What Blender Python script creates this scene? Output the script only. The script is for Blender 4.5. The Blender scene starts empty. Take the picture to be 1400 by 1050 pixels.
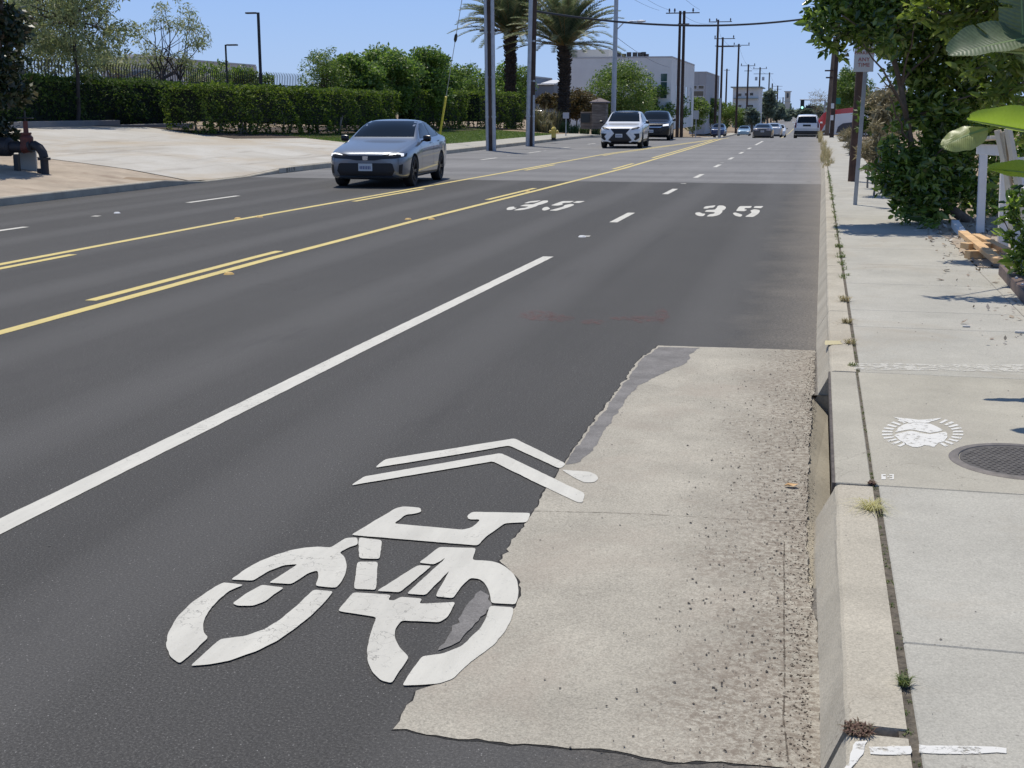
import bpy, bmesh, math, random
import numpy as np
from mathutils import Vector, Matrix, Quaternion
from mathutils import noise as mnoise
from mathutils.bvhtree import BVHTree
from mathutils.geometry import delaunay_2d_cdt
random.seed(7); RNG = np.random.default_rng(7)
S = bpy.context.scene; C = S.collection; PI = math.pi
# ------------------------------------------------------------------ camera
F = 1750.0; EYE = 1.65; HX, HY = 1120.0, 151.0
_r = Vector((HX-700, HY-525, F)).normalized()
_n = Vector((0, -F, HY-525)).normalized()
_s = _r.cross(_n).normalized()
if _s.x < 0: _s = -_s
def ray(px, py):
    d = Vector((px-700, py-525, F))
    return Vector((d.dot(_s), d.dot(_r), d.dot(_n)))
def at(px, py, z=0.0):                 # ground point seen at a pixel of the 1400x1050 survey
    d = ray(px, py); k = (z-EYE)/d.z
    return Vector((d.x*k, d.y*k, z))
def atY(px, py, Y):
    d = ray(px, py); k = Y/d.y
    return Vector((d.x*k, Y, EYE+d.z*k))
def atX(px, py, X):
    d = ray(px, py); k = X/d.x
    return Vector((X, d.y*k, EYE+d.z*k))
cam = bpy.data.cameras.new('camera'); co = bpy.data.objects.new('camera', cam); C.objects.link(co)
cam.sensor_width = 36; cam.lens = 36*F/1400; cam.clip_end = 6000; cam.clip_start = 0.05
R = Matrix(((_s.x, -_s.y, -_s.z), (_r.x, -_r.y, -_r.z), (_n.x, -_n.y, -_n.z)))
co.matrix_world = Matrix.Translation((0, 0, EYE)) @ R.to_4x4()
S.camera = co
# ------------------------------------------------------------------ light
sd = Vector((-0.20, 0.33, 1)).normalized()
elev = math.asin(sd.z); az = math.atan2(sd.x, sd.y)
W = bpy.data.worlds.new('World'); S.world = W; W.use_nodes = True
nt = W.node_tree; bgn = nt.nodes['Background']
sky = nt.nodes.new('ShaderNodeTexSky'); sky.sky_type = 'NISHITA'; sky.sun_disc = False
sky.sun_elevation = elev; sky.sun_rotation = az; sky.air_density = 1.0; sky.dust_density = 0.3; sky.ozone_density = 1.5; sky.altitude = 20
tc_ = nt.nodes.new('ShaderNodeTexCoord'); sx_ = nt.nodes.new('ShaderNodeSeparateXYZ'); rp_ = nt.nodes.new('ShaderNodeValToRGB'); mx_ = nt.nodes.new('ShaderNodeMix'); mx_.data_type = 'RGBA'
nt.links.new(tc_.outputs['Generated'], sx_.inputs[0]); nt.links.new(sx_.outputs[2], rp_.inputs[0])
el_ = rp_.color_ramp.elements; el_.new(.5); el_.new(.7)
for e_, (p_, c_) in zip(el_, [(0.0, (.37, .545, .87)), (.09, (.29, .475, .89)), (.35, (.15, .27, .56)), (1.0, (.07, .14, .34))]): e_.position = p_; e_.color = (*c_, 1)
vm_ = nt.nodes.new('ShaderNodeVectorMath'); vm_.operation = 'SCALE'; vm_.inputs[3].default_value = 10.0; nt.links.new(rp_.outputs[0], vm_.inputs[0])
mx_.inputs[0].default_value = .85; nt.links.new(sky.outputs[0], mx_.inputs[6]); nt.links.new(vm_.outputs[0], mx_.inputs[7])
nt.links.new(mx_.outputs[2], bgn.inputs[0]); bgn.inputs[1].default_value = 0.1
sl = bpy.data.lights.new('sun', 'SUN'); sl.energy = 4.0; sl.angle = math.radians(0.53); sl.color = (1, 0.94, 0.84)
so = bpy.data.objects.new('sun', sl); C.objects.link(so); so.rotation_euler = sd.to_track_quat('Z', 'Y').to_euler()
S.view_settings.view_transform = 'Standard'; S.view_settings.look = 'None'; S.view_settings.exposure = 0.05; S.view_settings.gamma = 1
S.render.engine = 'CYCLES'
# ------------------------------------------------------------------ materials
def nodes(m):
    m.use_nodes = True; t = m.node_tree
    return t, t.nodes, t.links, t.nodes['Principled BSDF']
def mat(name, col, rough=0.7, metal=0.0, var=0.0, scale=6.0, bump=0.0, bscale=60.0, spec=0.5, coat=0.0, emit=None):
    m = bpy.data.materials.new(name); t, N, L, B = nodes(m)
    B.inputs['Base Color'].default_value = (*col, 1); B.inputs['Roughness'].default_value = rough
    B.inputs['Metallic'].default_value = metal; B.inputs['Specular IOR Level'].default_value = spec
    B.inputs['Coat Weight'].default_value = coat; B.inputs['Coat Roughness'].default_value = 0.03
    if emit: B.inputs['Emission Color'].default_value = (*emit[0], 1); B.inputs['Emission Strength'].default_value = emit[1]
    if var or bump: tc = N.new('ShaderNodeTexCoord')
    if var:
        n = N.new('ShaderNodeTexNoise'); n.inputs['Scale'].default_value = scale; n.inputs['Detail'].default_value = 6; n.inputs['Roughness'].default_value = .65
        r = N.new('ShaderNodeValToRGB'); a = r.color_ramp.elements
        a[0].position = .3; a[1].position = .7
        a[0].color = (*[c*(1-var) for c in col], 1); a[1].color = (*[min(1, c*(1+var)) for c in col], 1)
        L.new(tc.outputs['Object'], n.inputs['Vector']); L.new(n.outputs[0], r.inputs[0]); L.new(r.outputs[0], B.inputs['Base Color'])
    if bump:
        n = N.new('ShaderNodeTexNoise'); n.inputs['Scale'].default_value = bscale; n.inputs['Detail'].default_value = 4
        b = N.new('ShaderNodeBump'); b.inputs['Strength'].default_value = bump; b.inputs['Distance'].default_value = .02
        L.new(tc.outputs['Object'], n.inputs['Vector']); L.new(n.outputs[0], b.inputs['Height']); L.new(b.outputs[0], B.inputs['Normal'])
    return m
class NB:                                   # small node-building helper for the ground materials
    def __init__(s, name, rough):
        s.m = bpy.data.materials.new(name); s.t, s.N, s.L, s.B = nodes(s.m); s.B.inputs['Roughness'].default_value = rough
        s.B.inputs['Specular IOR Level'].default_value = .35
        s.tc = s.N.new('ShaderNodeTexCoord').outputs['Object']
        sp = s.N.new('ShaderNodeSeparateXYZ'); s.L.new(s.tc, sp.inputs[0]); s.x, s.y, s.z = sp.outputs
    def noise(s, sc, det=4, rough=.6, stretch=None, dist=0):
        n = s.N.new('ShaderNodeTexNoise'); n.inputs['Scale'].default_value = sc; n.inputs['Detail'].default_value = det; n.inputs['Roughness'].default_value = rough; n.inputs['Distortion'].default_value = dist
        v = s.tc
        if stretch:
            mp = s.N.new('ShaderNodeMapping'); mp.inputs['Scale'].default_value = stretch; s.L.new(s.tc, mp.inputs[0]); v = mp.outputs[0]
        s.L.new(v, n.inputs['Vector']); return n.outputs[0]
    def voro(s, sc):
        n = s.N.new('ShaderNodeTexVoronoi'); n.inputs['Scale'].default_value = sc; s.L.new(s.tc, n.inputs['Vector']); return n
    def ramp(s, v, stops):
        r = s.N.new('ShaderNodeValToRGB'); e = r.color_ramp.elements
        while len(e) < len(stops): e.new(.5)
        for k, (p, c) in enumerate(stops):
            e[k].position = p; e[k].color = (*c, 1) if isinstance(c, tuple) else (c, c, c, 1)
        s.L.new(v, r.inputs[0]); return r.outputs[0]
    def rng(s, v, a, b, c=0., d=1.):
        r = s.N.new('ShaderNodeMapRange'); r.clamp = True
        for k, q in zip((1, 2, 3, 4), (a, b, c, d)): r.inputs[k].default_value = q
        s.L.new(v, r.inputs[0]); return r.outputs[0]
    def math(s, op, a, b=0.):
        r = s.N.new('ShaderNodeMath'); r.operation = op
        for k, q in enumerate((a, b)):
            if isinstance(q, (int, float)): r.inputs[k].default_value = q
            else: s.L.new(q, r.inputs[k])
        return r.outputs[0]
    def mix(s, f, a, b, mode='MIX'):
        r = s.N.new('ShaderNodeMix'); r.data_type = 'RGBA'; r.blend_type = mode
        if isinstance(f, (int, float)): r.inputs[0].default_value = f
        else: s.L.new(f, r.inputs[0])
        for k, q in ((6, a), (7, b)):
            if isinstance(q, tuple): r.inputs[k].default_value = (*q, 1)
            else: s.L.new(q, r.inputs[k])
        return r.outputs[2]
    def bump(s, v, st, dist=.01):
        b = s.N.new('ShaderNodeBump'); b.inputs['Strength'].default_value = st; b.inputs['Distance'].default_value = dist
        s.L.new(v, b.inputs['Height']); s.L.new(b.outputs[0], s.B.inputs['Normal'])
    def out(s, c): s.L.new(c, s.B.inputs['Base Color']); return s.m

def asphalt_mat():
    q = NB('asphalt', .85)
    fine = q.ramp(q.noise(115, 5, .97), [(.36, (.018, .0175, .0165)), (.48, (.052, .050, .047)), (.58, (.085, .082, .077)), (.68, (.32, .31, .29))])
    old = q.ramp(q.noise(120, 3, .8), [(.3, (.145, .142, .138)), (.7, (.255, .25, .243))])  # older paving is paler; grazing-angle sheen is put into this colour too
    big = q.ramp(q.noise(.35, 6, .65), [(.3, .94), (.7, 1.06)])
    streak = q.ramp(q.noise(1.0, 5, .7, (1.2, .08, 1)), [(.3, .90), (.7, 1.10)])
    edge = q.math('ADD', q.y, q.math('MULTIPLY', q.noise(1.2, 3), .3))
    fo = q.rng(edge, 30.45, 30.62, 0, .9)
    cross = q.ramp(q.noise(1.0, 4, .6, (.05, .55, 1)), [(.35, .80), (.6, 1.08)])   # transverse bands of the older paving
    oldc = q.mix(1.0, old, cross, 'MULTIPLY')
    c = q.mix(fo, fine, oldc)
    c = q.mix(1.0, c, big, 'MULTIPLY'); c = q.mix(1.0, c, streak, 'MULTIPLY')
    # grit and dust collecting by the kerb
    d = q.math('ADD', q.x, q.math('MULTIPLY', q.noise(1.3, 5, .7), .9))
    dust = q.math('MULTIPLY', q.rng(d, -.15, .55), q.rng(q.noise(45, 3, .8), .38, .62, .25, 1.0))
    c = q.mix(q.math('MULTIPLY', dust, .62), c, (.30, .265, .22))
    # wheel polish, oil drips and hairline cracks
    w_ = q.math('ABSOLUTE', q.math('SINE', q.math('MULTIPLY', q.math('ADD', q.x, 1.55), 2.02)))
    c = q.mix(q.math('MULTIPLY', q.rng(w_, .75, 1.0), .16), c, (.17, .165, .16))
    oil = q.math('MULTIPLY', q.rng(q.noise(1.0, 4, .7, (2.2, .5, 1)), .60, .72), .35); c = q.mix(oil, c, (.045, .043, .042))
    cv = q.N.new('ShaderNodeTexVoronoi'); cv.feature = 'DISTANCE_TO_EDGE'; cv.inputs['Scale'].default_value = .42
    ds = q.N.new('ShaderNodeVectorMath'); ds.operation = 'ADD'; nn_ = q.N.new('ShaderNodeTexNoise'); nn_.inputs['Scale'].default_value = 2.5; nn_.inputs['Detail'].default_value = 5
    q.L.new(q.tc, nn_.inputs['Vector']); q.L.new(q.tc, ds.inputs[0]); q.L.new(nn_.outputs['Color'], ds.inputs[1]); q.L.new(ds.outputs[0], cv.inputs['Vector'])
    cr = q.math('MULTIPLY', q.rng(cv.outputs['Distance'], .0035, .001), q.rng(q.noise(.22, 2), .56, .60)); c = q.mix(q.math('MULTIPLY', cr, .55), c, (.03, .028, .026))
    # pale aggregate chips
    v = q.voro(38); chips = q.math('MULTIPLY', q.rng(v.outputs['Distance'], .09, .06), q.rng(q.noise(3.1, 2), .36, .50))
    c = q.mix(q.math('MULTIPLY', chips, .7), c, (.40, .39, .37))
    q.bump(q.noise(130, 3, .8), .55, .006)
    return q.out(c)
def concrete_mat(name, col, var=.12, grit=.0, speck=.25, stain=(.45, .40, .33), st=.3, bump=.25, mott=2.2):
    q = NB(name, .88)
    a = tuple(x*(1-var) for x in col); b = tuple(min(1, x*(1+var)) for x in col)
    c = q.ramp(q.noise(mott, 8, .62), [(.3, a), (.7, b)])
    f = q.ramp(q.noise(150, 3, .75), [(.3, 1-speck), (.7, 1+speck*.6)])
    c = q.mix(1.0, c, f, 'MULTIPLY')
    c = q.mix(q.math('MULTIPLY', q.rng(q.noise(.9, 6, .7, None, .6), .52, .72), st), c, stain)
    v = q.voro(16); sp = q.math('MULTIPLY', q.rng(v.outputs['Distance'], .085, .05), q.rng(q.noise(2.3, 2), .45, .6))
    c = q.mix(q.math('MULTIPLY', sp, .6), c, (.09, .08, .07))
    cv = q.N.new('ShaderNodeTexVoronoi'); cv.feature = 'DISTANCE_TO_EDGE'; cv.inputs['Scale'].default_value = .8
    ds = q.N.new('ShaderNodeVectorMath'); ds.operation = 'ADD'; nn_ = q.N.new('ShaderNodeTexNoise'); nn_.inputs['Scale'].default_value = 3; nn_.inputs['Detail'].default_value = 6
    q.L.new(q.tc, nn_.inputs['Vector']); q.L.new(q.tc, ds.inputs[0]); q.L.new(nn_.outputs['Color'], ds.inputs[1]); q.L.new(ds.outputs[0], cv.inputs['Vector'])
    c = q.mix(q.math('MULTIPLY', q.math('MULTIPLY', q.rng(cv.outputs['Distance'], .004, .001), q.rng(q.noise(.5, 2), .56, .6)), .5), c, (.13, .11, .09))
    if grit:
        g = q.math('MULTIPLY', q.rng(q.math('ADD', q.x, q.math('MULTIPLY', q.noise(2.0, 5, .7), .7)), -.15, .22), q.rng(q.noise(33, 6, .85), .44, .56))
        c = q.mix(q.math('MULTIPLY', g, grit), c, (.19, .155, .12))
    q.bump(q.noise(90, 5, .8), bump, .008)
    return q.out(c)
def leaf_mat(name, cols, trans=.3, rough=.45, spec=.5):
    m = bpy.data.materials.new(name); t, N, L, B = nodes(m)
    g = N.new('ShaderNodeNewGeometry'); r = N.new('ShaderNodeValToRGB'); e = r.color_ramp.elements
    while len(e) < len(cols): e.new(.5)
    for k, c in enumerate(cols): e[k].position = k/(len(cols)-1); e[k].color = (*c, 1)
    L.new(g.outputs['Random Per Island'], r.inputs[0]); L.new(r.outputs[0], B.inputs['Base Color'])
    B.inputs['Roughness'].default_value = rough; B.inputs['Specular IOR Level'].default_value = spec
    if trans:
        tr = N.new('ShaderNodeBsdfTranslucent'); mx = N.new('ShaderNodeMixShader'); mx.inputs[0].default_value = trans
        hs = N.new('ShaderNodeHueSaturation'); hs.inputs['Value'].default_value = 1.7; hs.inputs['Saturation'].default_value = 1.1
        L.new(r.outputs[0], hs.inputs['Color']); L.new(hs.outputs[0], tr.inputs[0])
        L.new(B.outputs[0], mx.inputs[1]); L.new(tr.outputs[0], mx.inputs[2]); L.new(mx.outputs[0], N['Material Output'].inputs[0])
    return m
def stripe_mat(name, col, axis, freq, amt=.1):
    q = NB(name, .8); v = {'x': q.x, 'y': q.y, 'z': q.z}[axis]
    f = q.math('FRACT', q.math('MULTIPLY', v, freq)); g = q.rng(f, .0, .04, 1-amt*2, 1.0)
    n = q.ramp(q.noise(.5, 5), [(.3, tuple(c*.93 for c in col)), (.7, tuple(min(1, c*1.06) for c in col))])
    return q.out(q.mix(1.0, n, g, 'MULTIPLY'))
M = {}
M['asphalt'] = asphalt_mat()
M['pad'] = concrete_mat('gutter_concrete', (.41, .378, .31), .15, .85, .42, (.34, .285, .23), .6, .5)
M['kerb'] = concrete_mat('kerb_concrete', (.43, .392, .315), .18, 0, .32, (.30, .245, .175), .45)
M['walk'] = concrete_mat('pavement_concrete', (.405, .388, .335), .14, 0, .28, (.33, .285, .22), .6, .2, 1.4)
M['slab'] = concrete_mat('old_slab_concrete', (.395, .37, .305), .14, 0, .24, (.33, .30, .25), .4, .3)
def drive_mat():
    q = NB('driveway_concrete', .88)
    c = q.ramp(q.noise(.5, 7, .65), [(.3, (.41, .38, .325)), (.7, (.52, .50, .45))])
    c = q.mix(q.math('MULTIPLY', q.rng(q.noise(.45, 6, .7, (1, .35, 1), .8), .48, .66), .75), c, (.41, .335, .235))
    t_ = q.rng(q.noise(1.0, 5, .7, (1.7, .16, 1), .5), .56, .66); c = q.mix(q.math('MULTIPLY', t_, .45), c, (.22, .19, .155))
    c = q.mix(1.0, c, q.ramp(q.noise(40, 4, .8), [(.3, .84), (.7, 1.1)]), 'MULTIPLY')
    f = q.math('FRACT', q.math('MULTIPLY', q.y, .22)); c = q.mix(q.math('MULTIPLY', q.rng(f, .006, .003), .6), c, (.1, .09, .075))
    q.bump(q.noise(30, 5, .8), .3, .01); return q.out(c)
M['drive'] = drive_mat() or concrete_mat('driveway_concrete', (.45, .41, .35), .14, 0, .14, (.40, .315, .21), .9, .2, .35)
M['wallc'] = concrete_mat('wall_concrete', (.27, .26, .25), .1)
M['patch'] = concrete_mat('worn_asphalt', (.20, .19, .18), .25, 0, .35, (.33, .32, .30), .35, .5, 6)
M['paint'] = NB('road_paint', .7)
def paint_mat(name, col, worn=.35, dirt=(.22, .22, .22)):
    q = NB(name, .65)
    c = q.ramp(q.noise(3.5, 6, .7, (3, .6, 1)), [(.3, tuple(x*.84 for x in col)), (.7, col)])
    w = q.math('MULTIPLY', q.rng(q.noise(60, 4, .85), .60, .70), worn)
    c = q.mix(w, c, dirt)
    sm = q.math('MULTIPLY', q.rng(q.noise(1.1, 5, .7, (1.5, .4, 1)), .50, .68), .22); c = q.mix(sm, c, (.30, .285, .25))
    cv = q.N.new('ShaderNodeTexVoronoi'); cv.feature = 'DISTANCE_TO_EDGE'; cv.inputs['Scale'].default_value = 3.2
    ds = q.N.new('ShaderNodeVectorMath'); ds.operation = 'ADD'; nn_ = q.N.new('ShaderNodeTexNoise'); nn_.inputs['Scale'].default_value = 6; nn_.inputs['Detail'].default_value = 5
    q.L.new(q.tc, nn_.inputs['Vector']); q.L.new(q.tc, ds.inputs[0]); q.L.new(nn_.outputs['Color'], ds.inputs[1]); q.L.new(ds.outputs[0], cv.inputs['Vector'])
    c = q.mix(q.math('MULTIPLY', q.math('MULTIPLY', q.rng(cv.outputs['Distance'], .012, .003), q.rng(q.noise(1.7, 2), .50, .56)), .7), c, (.12, .115, .105))
    q.bump(q.noise(110, 4, .85), .5, .006)
    return q.out(c)
M['paint'] = paint_mat('white_road_paint', (.62, .60, .53), .6)
M['yellow'] = paint_mat('yellow_road_paint', (.66, .53, .19), .5)
M['chalk'] = paint_mat('thin_white_paint', (.72, .71, .68), .9, (.5, .47, .4))
def faded(name, col, lo, hi, k=.5):
    q = NB(name, .9); q.B.inputs['Base Color'].default_value = (*col, 1); t_ = q.N.new('ShaderNodeBsdfTransparent'); mx = q.N.new('ShaderNodeMixShader')
    q.L.new(q.math('MULTIPLY', q.rng(q.noise(22, 5, .8), lo, hi), k), mx.inputs[0]); q.L.new(t_.outputs[0], mx.inputs[1]); q.L.new(q.B.outputs[0], mx.inputs[2]); q.L.new(mx.outputs[0], q.N['Material Output'].inputs[0]); return q.m
M['chalkstrip'] = None
M['chalk'] = faded('chalky_paint', (.66, .65, .61), .33, .47, .95)
M['redp'] = faded('faded_red_paint', (.26, .085, .075), .48, .66)
M['tar'] = mat('dark_asphalt_edge', (.022, .021, .02), .95, bump=.6, bscale=60)
M['joint'] = mat('joint_dirt', (.115, .098, .075), .95, var=.55, scale=30, bump=.8, bscale=60)
M['dirt'] = concrete_mat('dry_dirt', (.40, .33, .25), .2, 0, .25, (.22, .155, .105), .6, .5, 1.3)
M['mulch'] = mat('mulch', (.065, .045, .03), .95, var=.4, scale=8, bump=.8, bscale=20)
M['black'] = mat('black_plastic', (.012, .012, .014), .45)
M['rubber'] = mat('tyre_rubber', (.018, .018, .019), .8)
M['glass'] = mat('car_glass', (.006, .009, .011), .05, spec=.32, coat=0)
M['chrome'] = mat('chrome', (.7, .7, .72), .15, 1)
M['rim'] = mat('dark_alloy', (.05, .05, .055), .3, .8)
M['galv'] = mat('galvanised_steel', (.42, .44, .47), .5, .35, var=.15, scale=4)
M['wood_pole'] = mat('creosoted_wood', (.060, .038, .028), .85, var=.4, scale=3, bump=.4, bscale=30)
M['bark'] = mat('bark', (.15, .115, .085), .9, var=.3, scale=8, bump=.6, bscale=25)
M['darkbark'] = mat('dark_bark', (.055, .045, .04), .9, var=.3, scale=6)
M['palebark'] = mat('pale_bark', (.24, .22, .19), .9, var=.25, scale=5)
M['dark_metal'] = mat('dark_painted_metal', (.02, .02, .022), .5)
M['white'] = mat('white_paint', (.76, .76, .75), .55, var=.05, scale=5)
M['signwhite'] = mat('sign_white', (.72, .72, .71), .5)
# ------------------------------------------------------------------ mesh helpers
def mesh_np(name, V, Fc, m=None, smooth=False):
    me = bpy.data.meshes.new(name); V = np.asarray(V, np.float32)
    if isinstance(Fc, np.ndarray):
        n, k = Fc.shape; me.vertices.add(len(V)); me.vertices.foreach_set('co', V.ravel())
        me.loops.add(n*k); me.loops.foreach_set('vertex_index', Fc.astype(np.int32).ravel())
        me.polygons.add(n); me.polygons.foreach_set('loop_start', np.arange(0, n*k, k, dtype=np.int32)); me.update(calc_edges=True)
    else: me.from_pydata([tuple(map(float, v)) for v in V], [], [tuple(int(i) for i in f) for f in Fc]); me.update()
    if m: me.materials.append(m)
    if smooth: me.polygons.foreach_set('use_smooth', [True]*len(me.polygons))
    return me
def link(name, me, parent=None, loc=None):
    o = bpy.data.objects.new(name, me); C.objects.link(o)
    if parent: o.parent = parent
    if loc is not None: o.location = loc
    return o
def struct(o, kind='structure'): o['kind'] = kind; return o
def tag(o, label, cat, group=None, kind=None):
    o['label'] = label; o['category'] = cat
    if group: o['group'] = group
    if kind: o['kind'] = kind
    return o
def thing(name, label, cat, loc=(0, 0, 0), rz=0, group=None):
    o = bpy.data.objects.new(name, None); C.objects.link(o); o.location = loc; o.rotation_euler = (0, 0, rz); o.empty_display_size = .2
    return tag(o, label, cat, group)
class MB:
    def __init__(s): s.V = []; s.F = []
    def add(s, V, Fc):
        b = len(s.V); s.V += [tuple(v) for v in V]; s.F += [tuple(i+b for i in f) for f in Fc]; return s
    def box(s, c, d, rot=None):
        x, y, z = d[0]/2, d[1]/2, d[2]/2
        P = [Vector((i*x, j*y, k*z)) for k in (-1, 1) for j in (-1, 1) for i in (-1, 1)]
        if rot is not None: P = [rot @ p for p in P]
        P = [p+Vector(c) for p in P]
        return s.add(P, [(0, 2, 3, 1), (4, 5, 7, 6), (0, 1, 5, 4), (2, 6, 7, 3), (1, 3, 7, 5), (0, 4, 6, 2)])
    def bar(s, a, b, w, h):
        a, b = Vector(a), Vector(b); d = b-a; q = d.to_track_quat('Y', 'Z').to_matrix()
        return s.box((a+b)/2, (w, d.length, h), q)
    def tube(s, pts, rad, n=8, cap=True):
        pts = [Vector(p) for p in pts]
        if isinstance(rad, (int, float)): rad = [rad]*len(pts)
        V = []; u = None
        for i, p in enumerate(pts):
            d = (pts[min(i+1, len(pts)-1)]-pts[max(i-1, 0)])
            d = d.normalized() if d.length > 1e-9 else Vector((0, 0, 1))
            if u is None: u = d.orthogonal().normalized()
            else:
                u = u-d*u.dot(d); u = u.normalized() if u.length > 1e-6 else d.orthogonal().normalized()
            w = d.cross(u)
            for k in range(n):
                a = 2*PI*k/n; V.append(p+(u*math.cos(a)+w*math.sin(a))*rad[i])
        Fc = [(i*n+k, i*n+(k+1) % n, (i+1)*n+(k+1) % n, (i+1)*n+k) for i in range(len(pts)-1) for k in range(n)]
        if cap: Fc += [tuple(range(n))[::-1], tuple((len(pts)-1)*n+k for k in range(n))]
        return s.add(V, Fc)
    def lathe(s, prof, c=(0, 0, 0), axis='Z', n=24):
        V = []
        for r, z in prof:
            for k in range(n):
                a = 2*PI*k/n; p = (r*math.cos(a), r*math.sin(a), z)
                if axis == 'X': p = (z, r*math.cos(a), r*math.sin(a))
                if axis == 'Y': p = (r*math.sin(a), z, r*math.cos(a))
                V.append((p[0]+c[0], p[1]+c[1], p[2]+c[2]))
        m_ = len(prof)
        return s.add(V, [(i*n+k, i*n+(k+1) % n, (i+1)*n+(k+1) % n, (i+1)*n+k) for i in range(m_-1) for k in range(n)])
    def mesh(s, name, m, smooth=False, bevel=0):
        me = mesh_np(name, s.V, s.F, m)
        bm = bmesh.new(); bm.from_mesh(me)
        bmesh.ops.recalc_face_normals(bm, faces=bm.faces)
        if bevel: bmesh.ops.bevel(bm, geom=bm.edges[:], offset=bevel, segments=1, affect='EDGES', clamp_overlap=True)
        bm.to_mesh(me); bm.free()
        if smooth:
            me.polygons.foreach_set('use_smooth', [True]*len(me.polygons))
            try: me.set_sharp_from_angle(angle=math.radians(40))
            except Exception: pass
        return me
    def build(s, name, m, parent=None, smooth=False, bevel=0): return link(name, s.mesh(name, m, smooth, bevel), parent)
def biggest(bm):
    seen = set(); best = []
    for f in bm.faces:
        if f.index in seen: continue
        st_ = [f]; seen.add(f.index); isl = []
        while st_:
            g_ = st_.pop(); isl.append(g_)
            for e in g_.edges:
                for h in e.link_faces:
                    if h.index not in seen: seen.add(h.index); st_.append(h)
        if len(isl) > len(best): best = isl
    kp = set(f.index for f in best); bmesh.ops.delete(bm, geom=[f for f in bm.faces if f.index not in kp], context='FACES')
def cdt(poly, res=None):
    pts = [Vector((p[0], p[1])) for p in poly]; n = len(pts); ex = []
    if res:
        xs = [p.x for p in pts]; ys = [p.y for p in pts]
        # densify the outline, then add inner points
        np_ = []
        for i in range(n):
            a, b = pts[i], pts[(i+1) % n]; k = max(1, int((b-a).length/res))
            np_ += [a.lerp(b, t/k) for t in range(k)]
        pts = np_; n = len(pts)
        x = min(xs)+res/2
        while x < max(xs):
            y = min(ys)+res/2
            while y < max(ys): ex.append(Vector((x, y))); y += res
            x += res
    r = delaunay_2d_cdt(pts+ex, [], [list(range(n))], 1, 1e-6)
    return r[0], r[2]
def sheet(name, polys, z, m, parent=None, jit=0., res=None, thick=.0, gz_=None):
    """flat painted or laid sheet(s) with rough outlines"""
    V = []; Fc = []
    for poly in polys:
        P = [Vector((p[0], p[1])) for p in poly]
        if jit:
            Q = []
            for i in range(len(P)):
                a, b = P[i], P[(i+1) % len(P)]; k = max(1, int((b-a).length/(res or .03)))
                for t in range(k):
                    q = a.lerp(b, t/k)
                    if t:
                        e = Vector((q.x, q.y, z if not callable(z) else 0)); q += (Vector((mnoise.noise(e*7), mnoise.noise(e*7+Vector((9, 4, 2)))))*2.2+Vector((mnoise.noise(e*24), mnoise.noise(e*24+Vector((3, 8, 1)))))*1.3)*jit+Vector((random.gauss(0, jit), random.gauss(0, jit)))*.35
                    Q.append(q)
            P = Q
        v, f = cdt(P); b = len(V)
        V += [(p.x, p.y, (z(p.x, p.y) if callable(z) else z)) for p in v]; Fc += [tuple(i+b for i in q) for q in f]
    me = mesh_np(name, V, Fc, m); bm = bmesh.new(); bm.from_mesh(me)
    for f in bm.faces:
        f.normal_update()
        if f.normal.z < 0: f.normal_flip()
    bm.to_mesh(me); bm.free()
    return link(name, me, parent)
def px(poly, z=0.0, ox=0, oy=0, s=1.0): return [at(ox+x/s, oy+y/s, z) for x, y in poly]

def leaves(P, size, folded=True, up=.0, nrm=None, aspect=.45, jit=.35, droop=0.0, rng=RNG):
    """many separate leaves: P (n,3) points, returns V,F arrays"""
    n = len(P); P = np.asarray(P, float)
    d = rng.normal(size=(n, 3)); d[:, 2] = d[:, 2]*.7-droop
    d /= np.linalg.norm(d, axis=1)[:, None]
    nn = rng.normal(size=(n, 3)); nn[:, 2] += up
    if nrm is not None: nn = nn*.6+nrm
    w = np.cross(d, nn); w /= np.linalg.norm(w, axis=1)[:, None]+1e-9
    q = np.cross(w, d)
    L = size*(1+jit*rng.normal(size=n)).clip(.4, 2)[:, None]; Wd = L*aspect
    if folded:
        V = np.stack([P, P+d*L*.3+w*Wd*.5+q*Wd*.18, P+d*L*.7+w*Wd*.38+q*Wd*.12-q*L*.04, P+d*L-q*L*.12, P+d*L*.7-w*Wd*.38+q*Wd*.12-q*L*.04, P+d*L*.3-w*Wd*.5+q*Wd*.18], 1).reshape(-1, 3)
        b = (np.arange(n)*6)[:, None]; Fc = np.concatenate([b+np.array([[0, 1, 2, 3]]), b+np.array([[0, 3, 4, 5]])], 1).reshape(-1, 4)
    else:
        V = np.stack([P, P+d*L*.45+w*Wd*.5, P+d*L, P+d*L*.45-w*Wd*.5], 1).reshape(-1, 3)
        Fc = (np.arange(n)*4)[:, None]+np.array([[0, 1, 2, 3]])
    return V, Fc
def blob_points(c, r, n, shell=.55, rng=RNG):
    u = rng.normal(size=(n, 3)); u /= np.linalg.norm(u, axis=1)[:, None]
    k = shell+(1-shell)*rng.random(n)**.6
    return np.asarray(c)+u*np.asarray(r)*k[:, None], u
def crown_points(c, r, n, nb, br=.33, rng=RNG, flat=None):
    """clumps spread over an uneven crown: nb blobs in ellipsoid c,r"""
    c = np.asarray(c, float); r = np.asarray(r, float); out = []
    u = rng.normal(size=(nb, 3)); u /= np.linalg.norm(u, axis=1)[:, None]
    k = (.25+.75*rng.random(nb)**.45); cen = c+u*r*k[:, None]*(1-br*.6)
    sz = br*(.55+.8*rng.random(nb)); w = sz**2; cnt = (n*w/w.sum()).astype(int)+1
    for i in range(nb):
        rr = r.min()*sz[i]*np.array([1.15, 1.15, .8])
        out.append(blob_points(cen[i], rr, cnt[i], .35, rng)[0])
    return np.concatenate(out), cen
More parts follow.
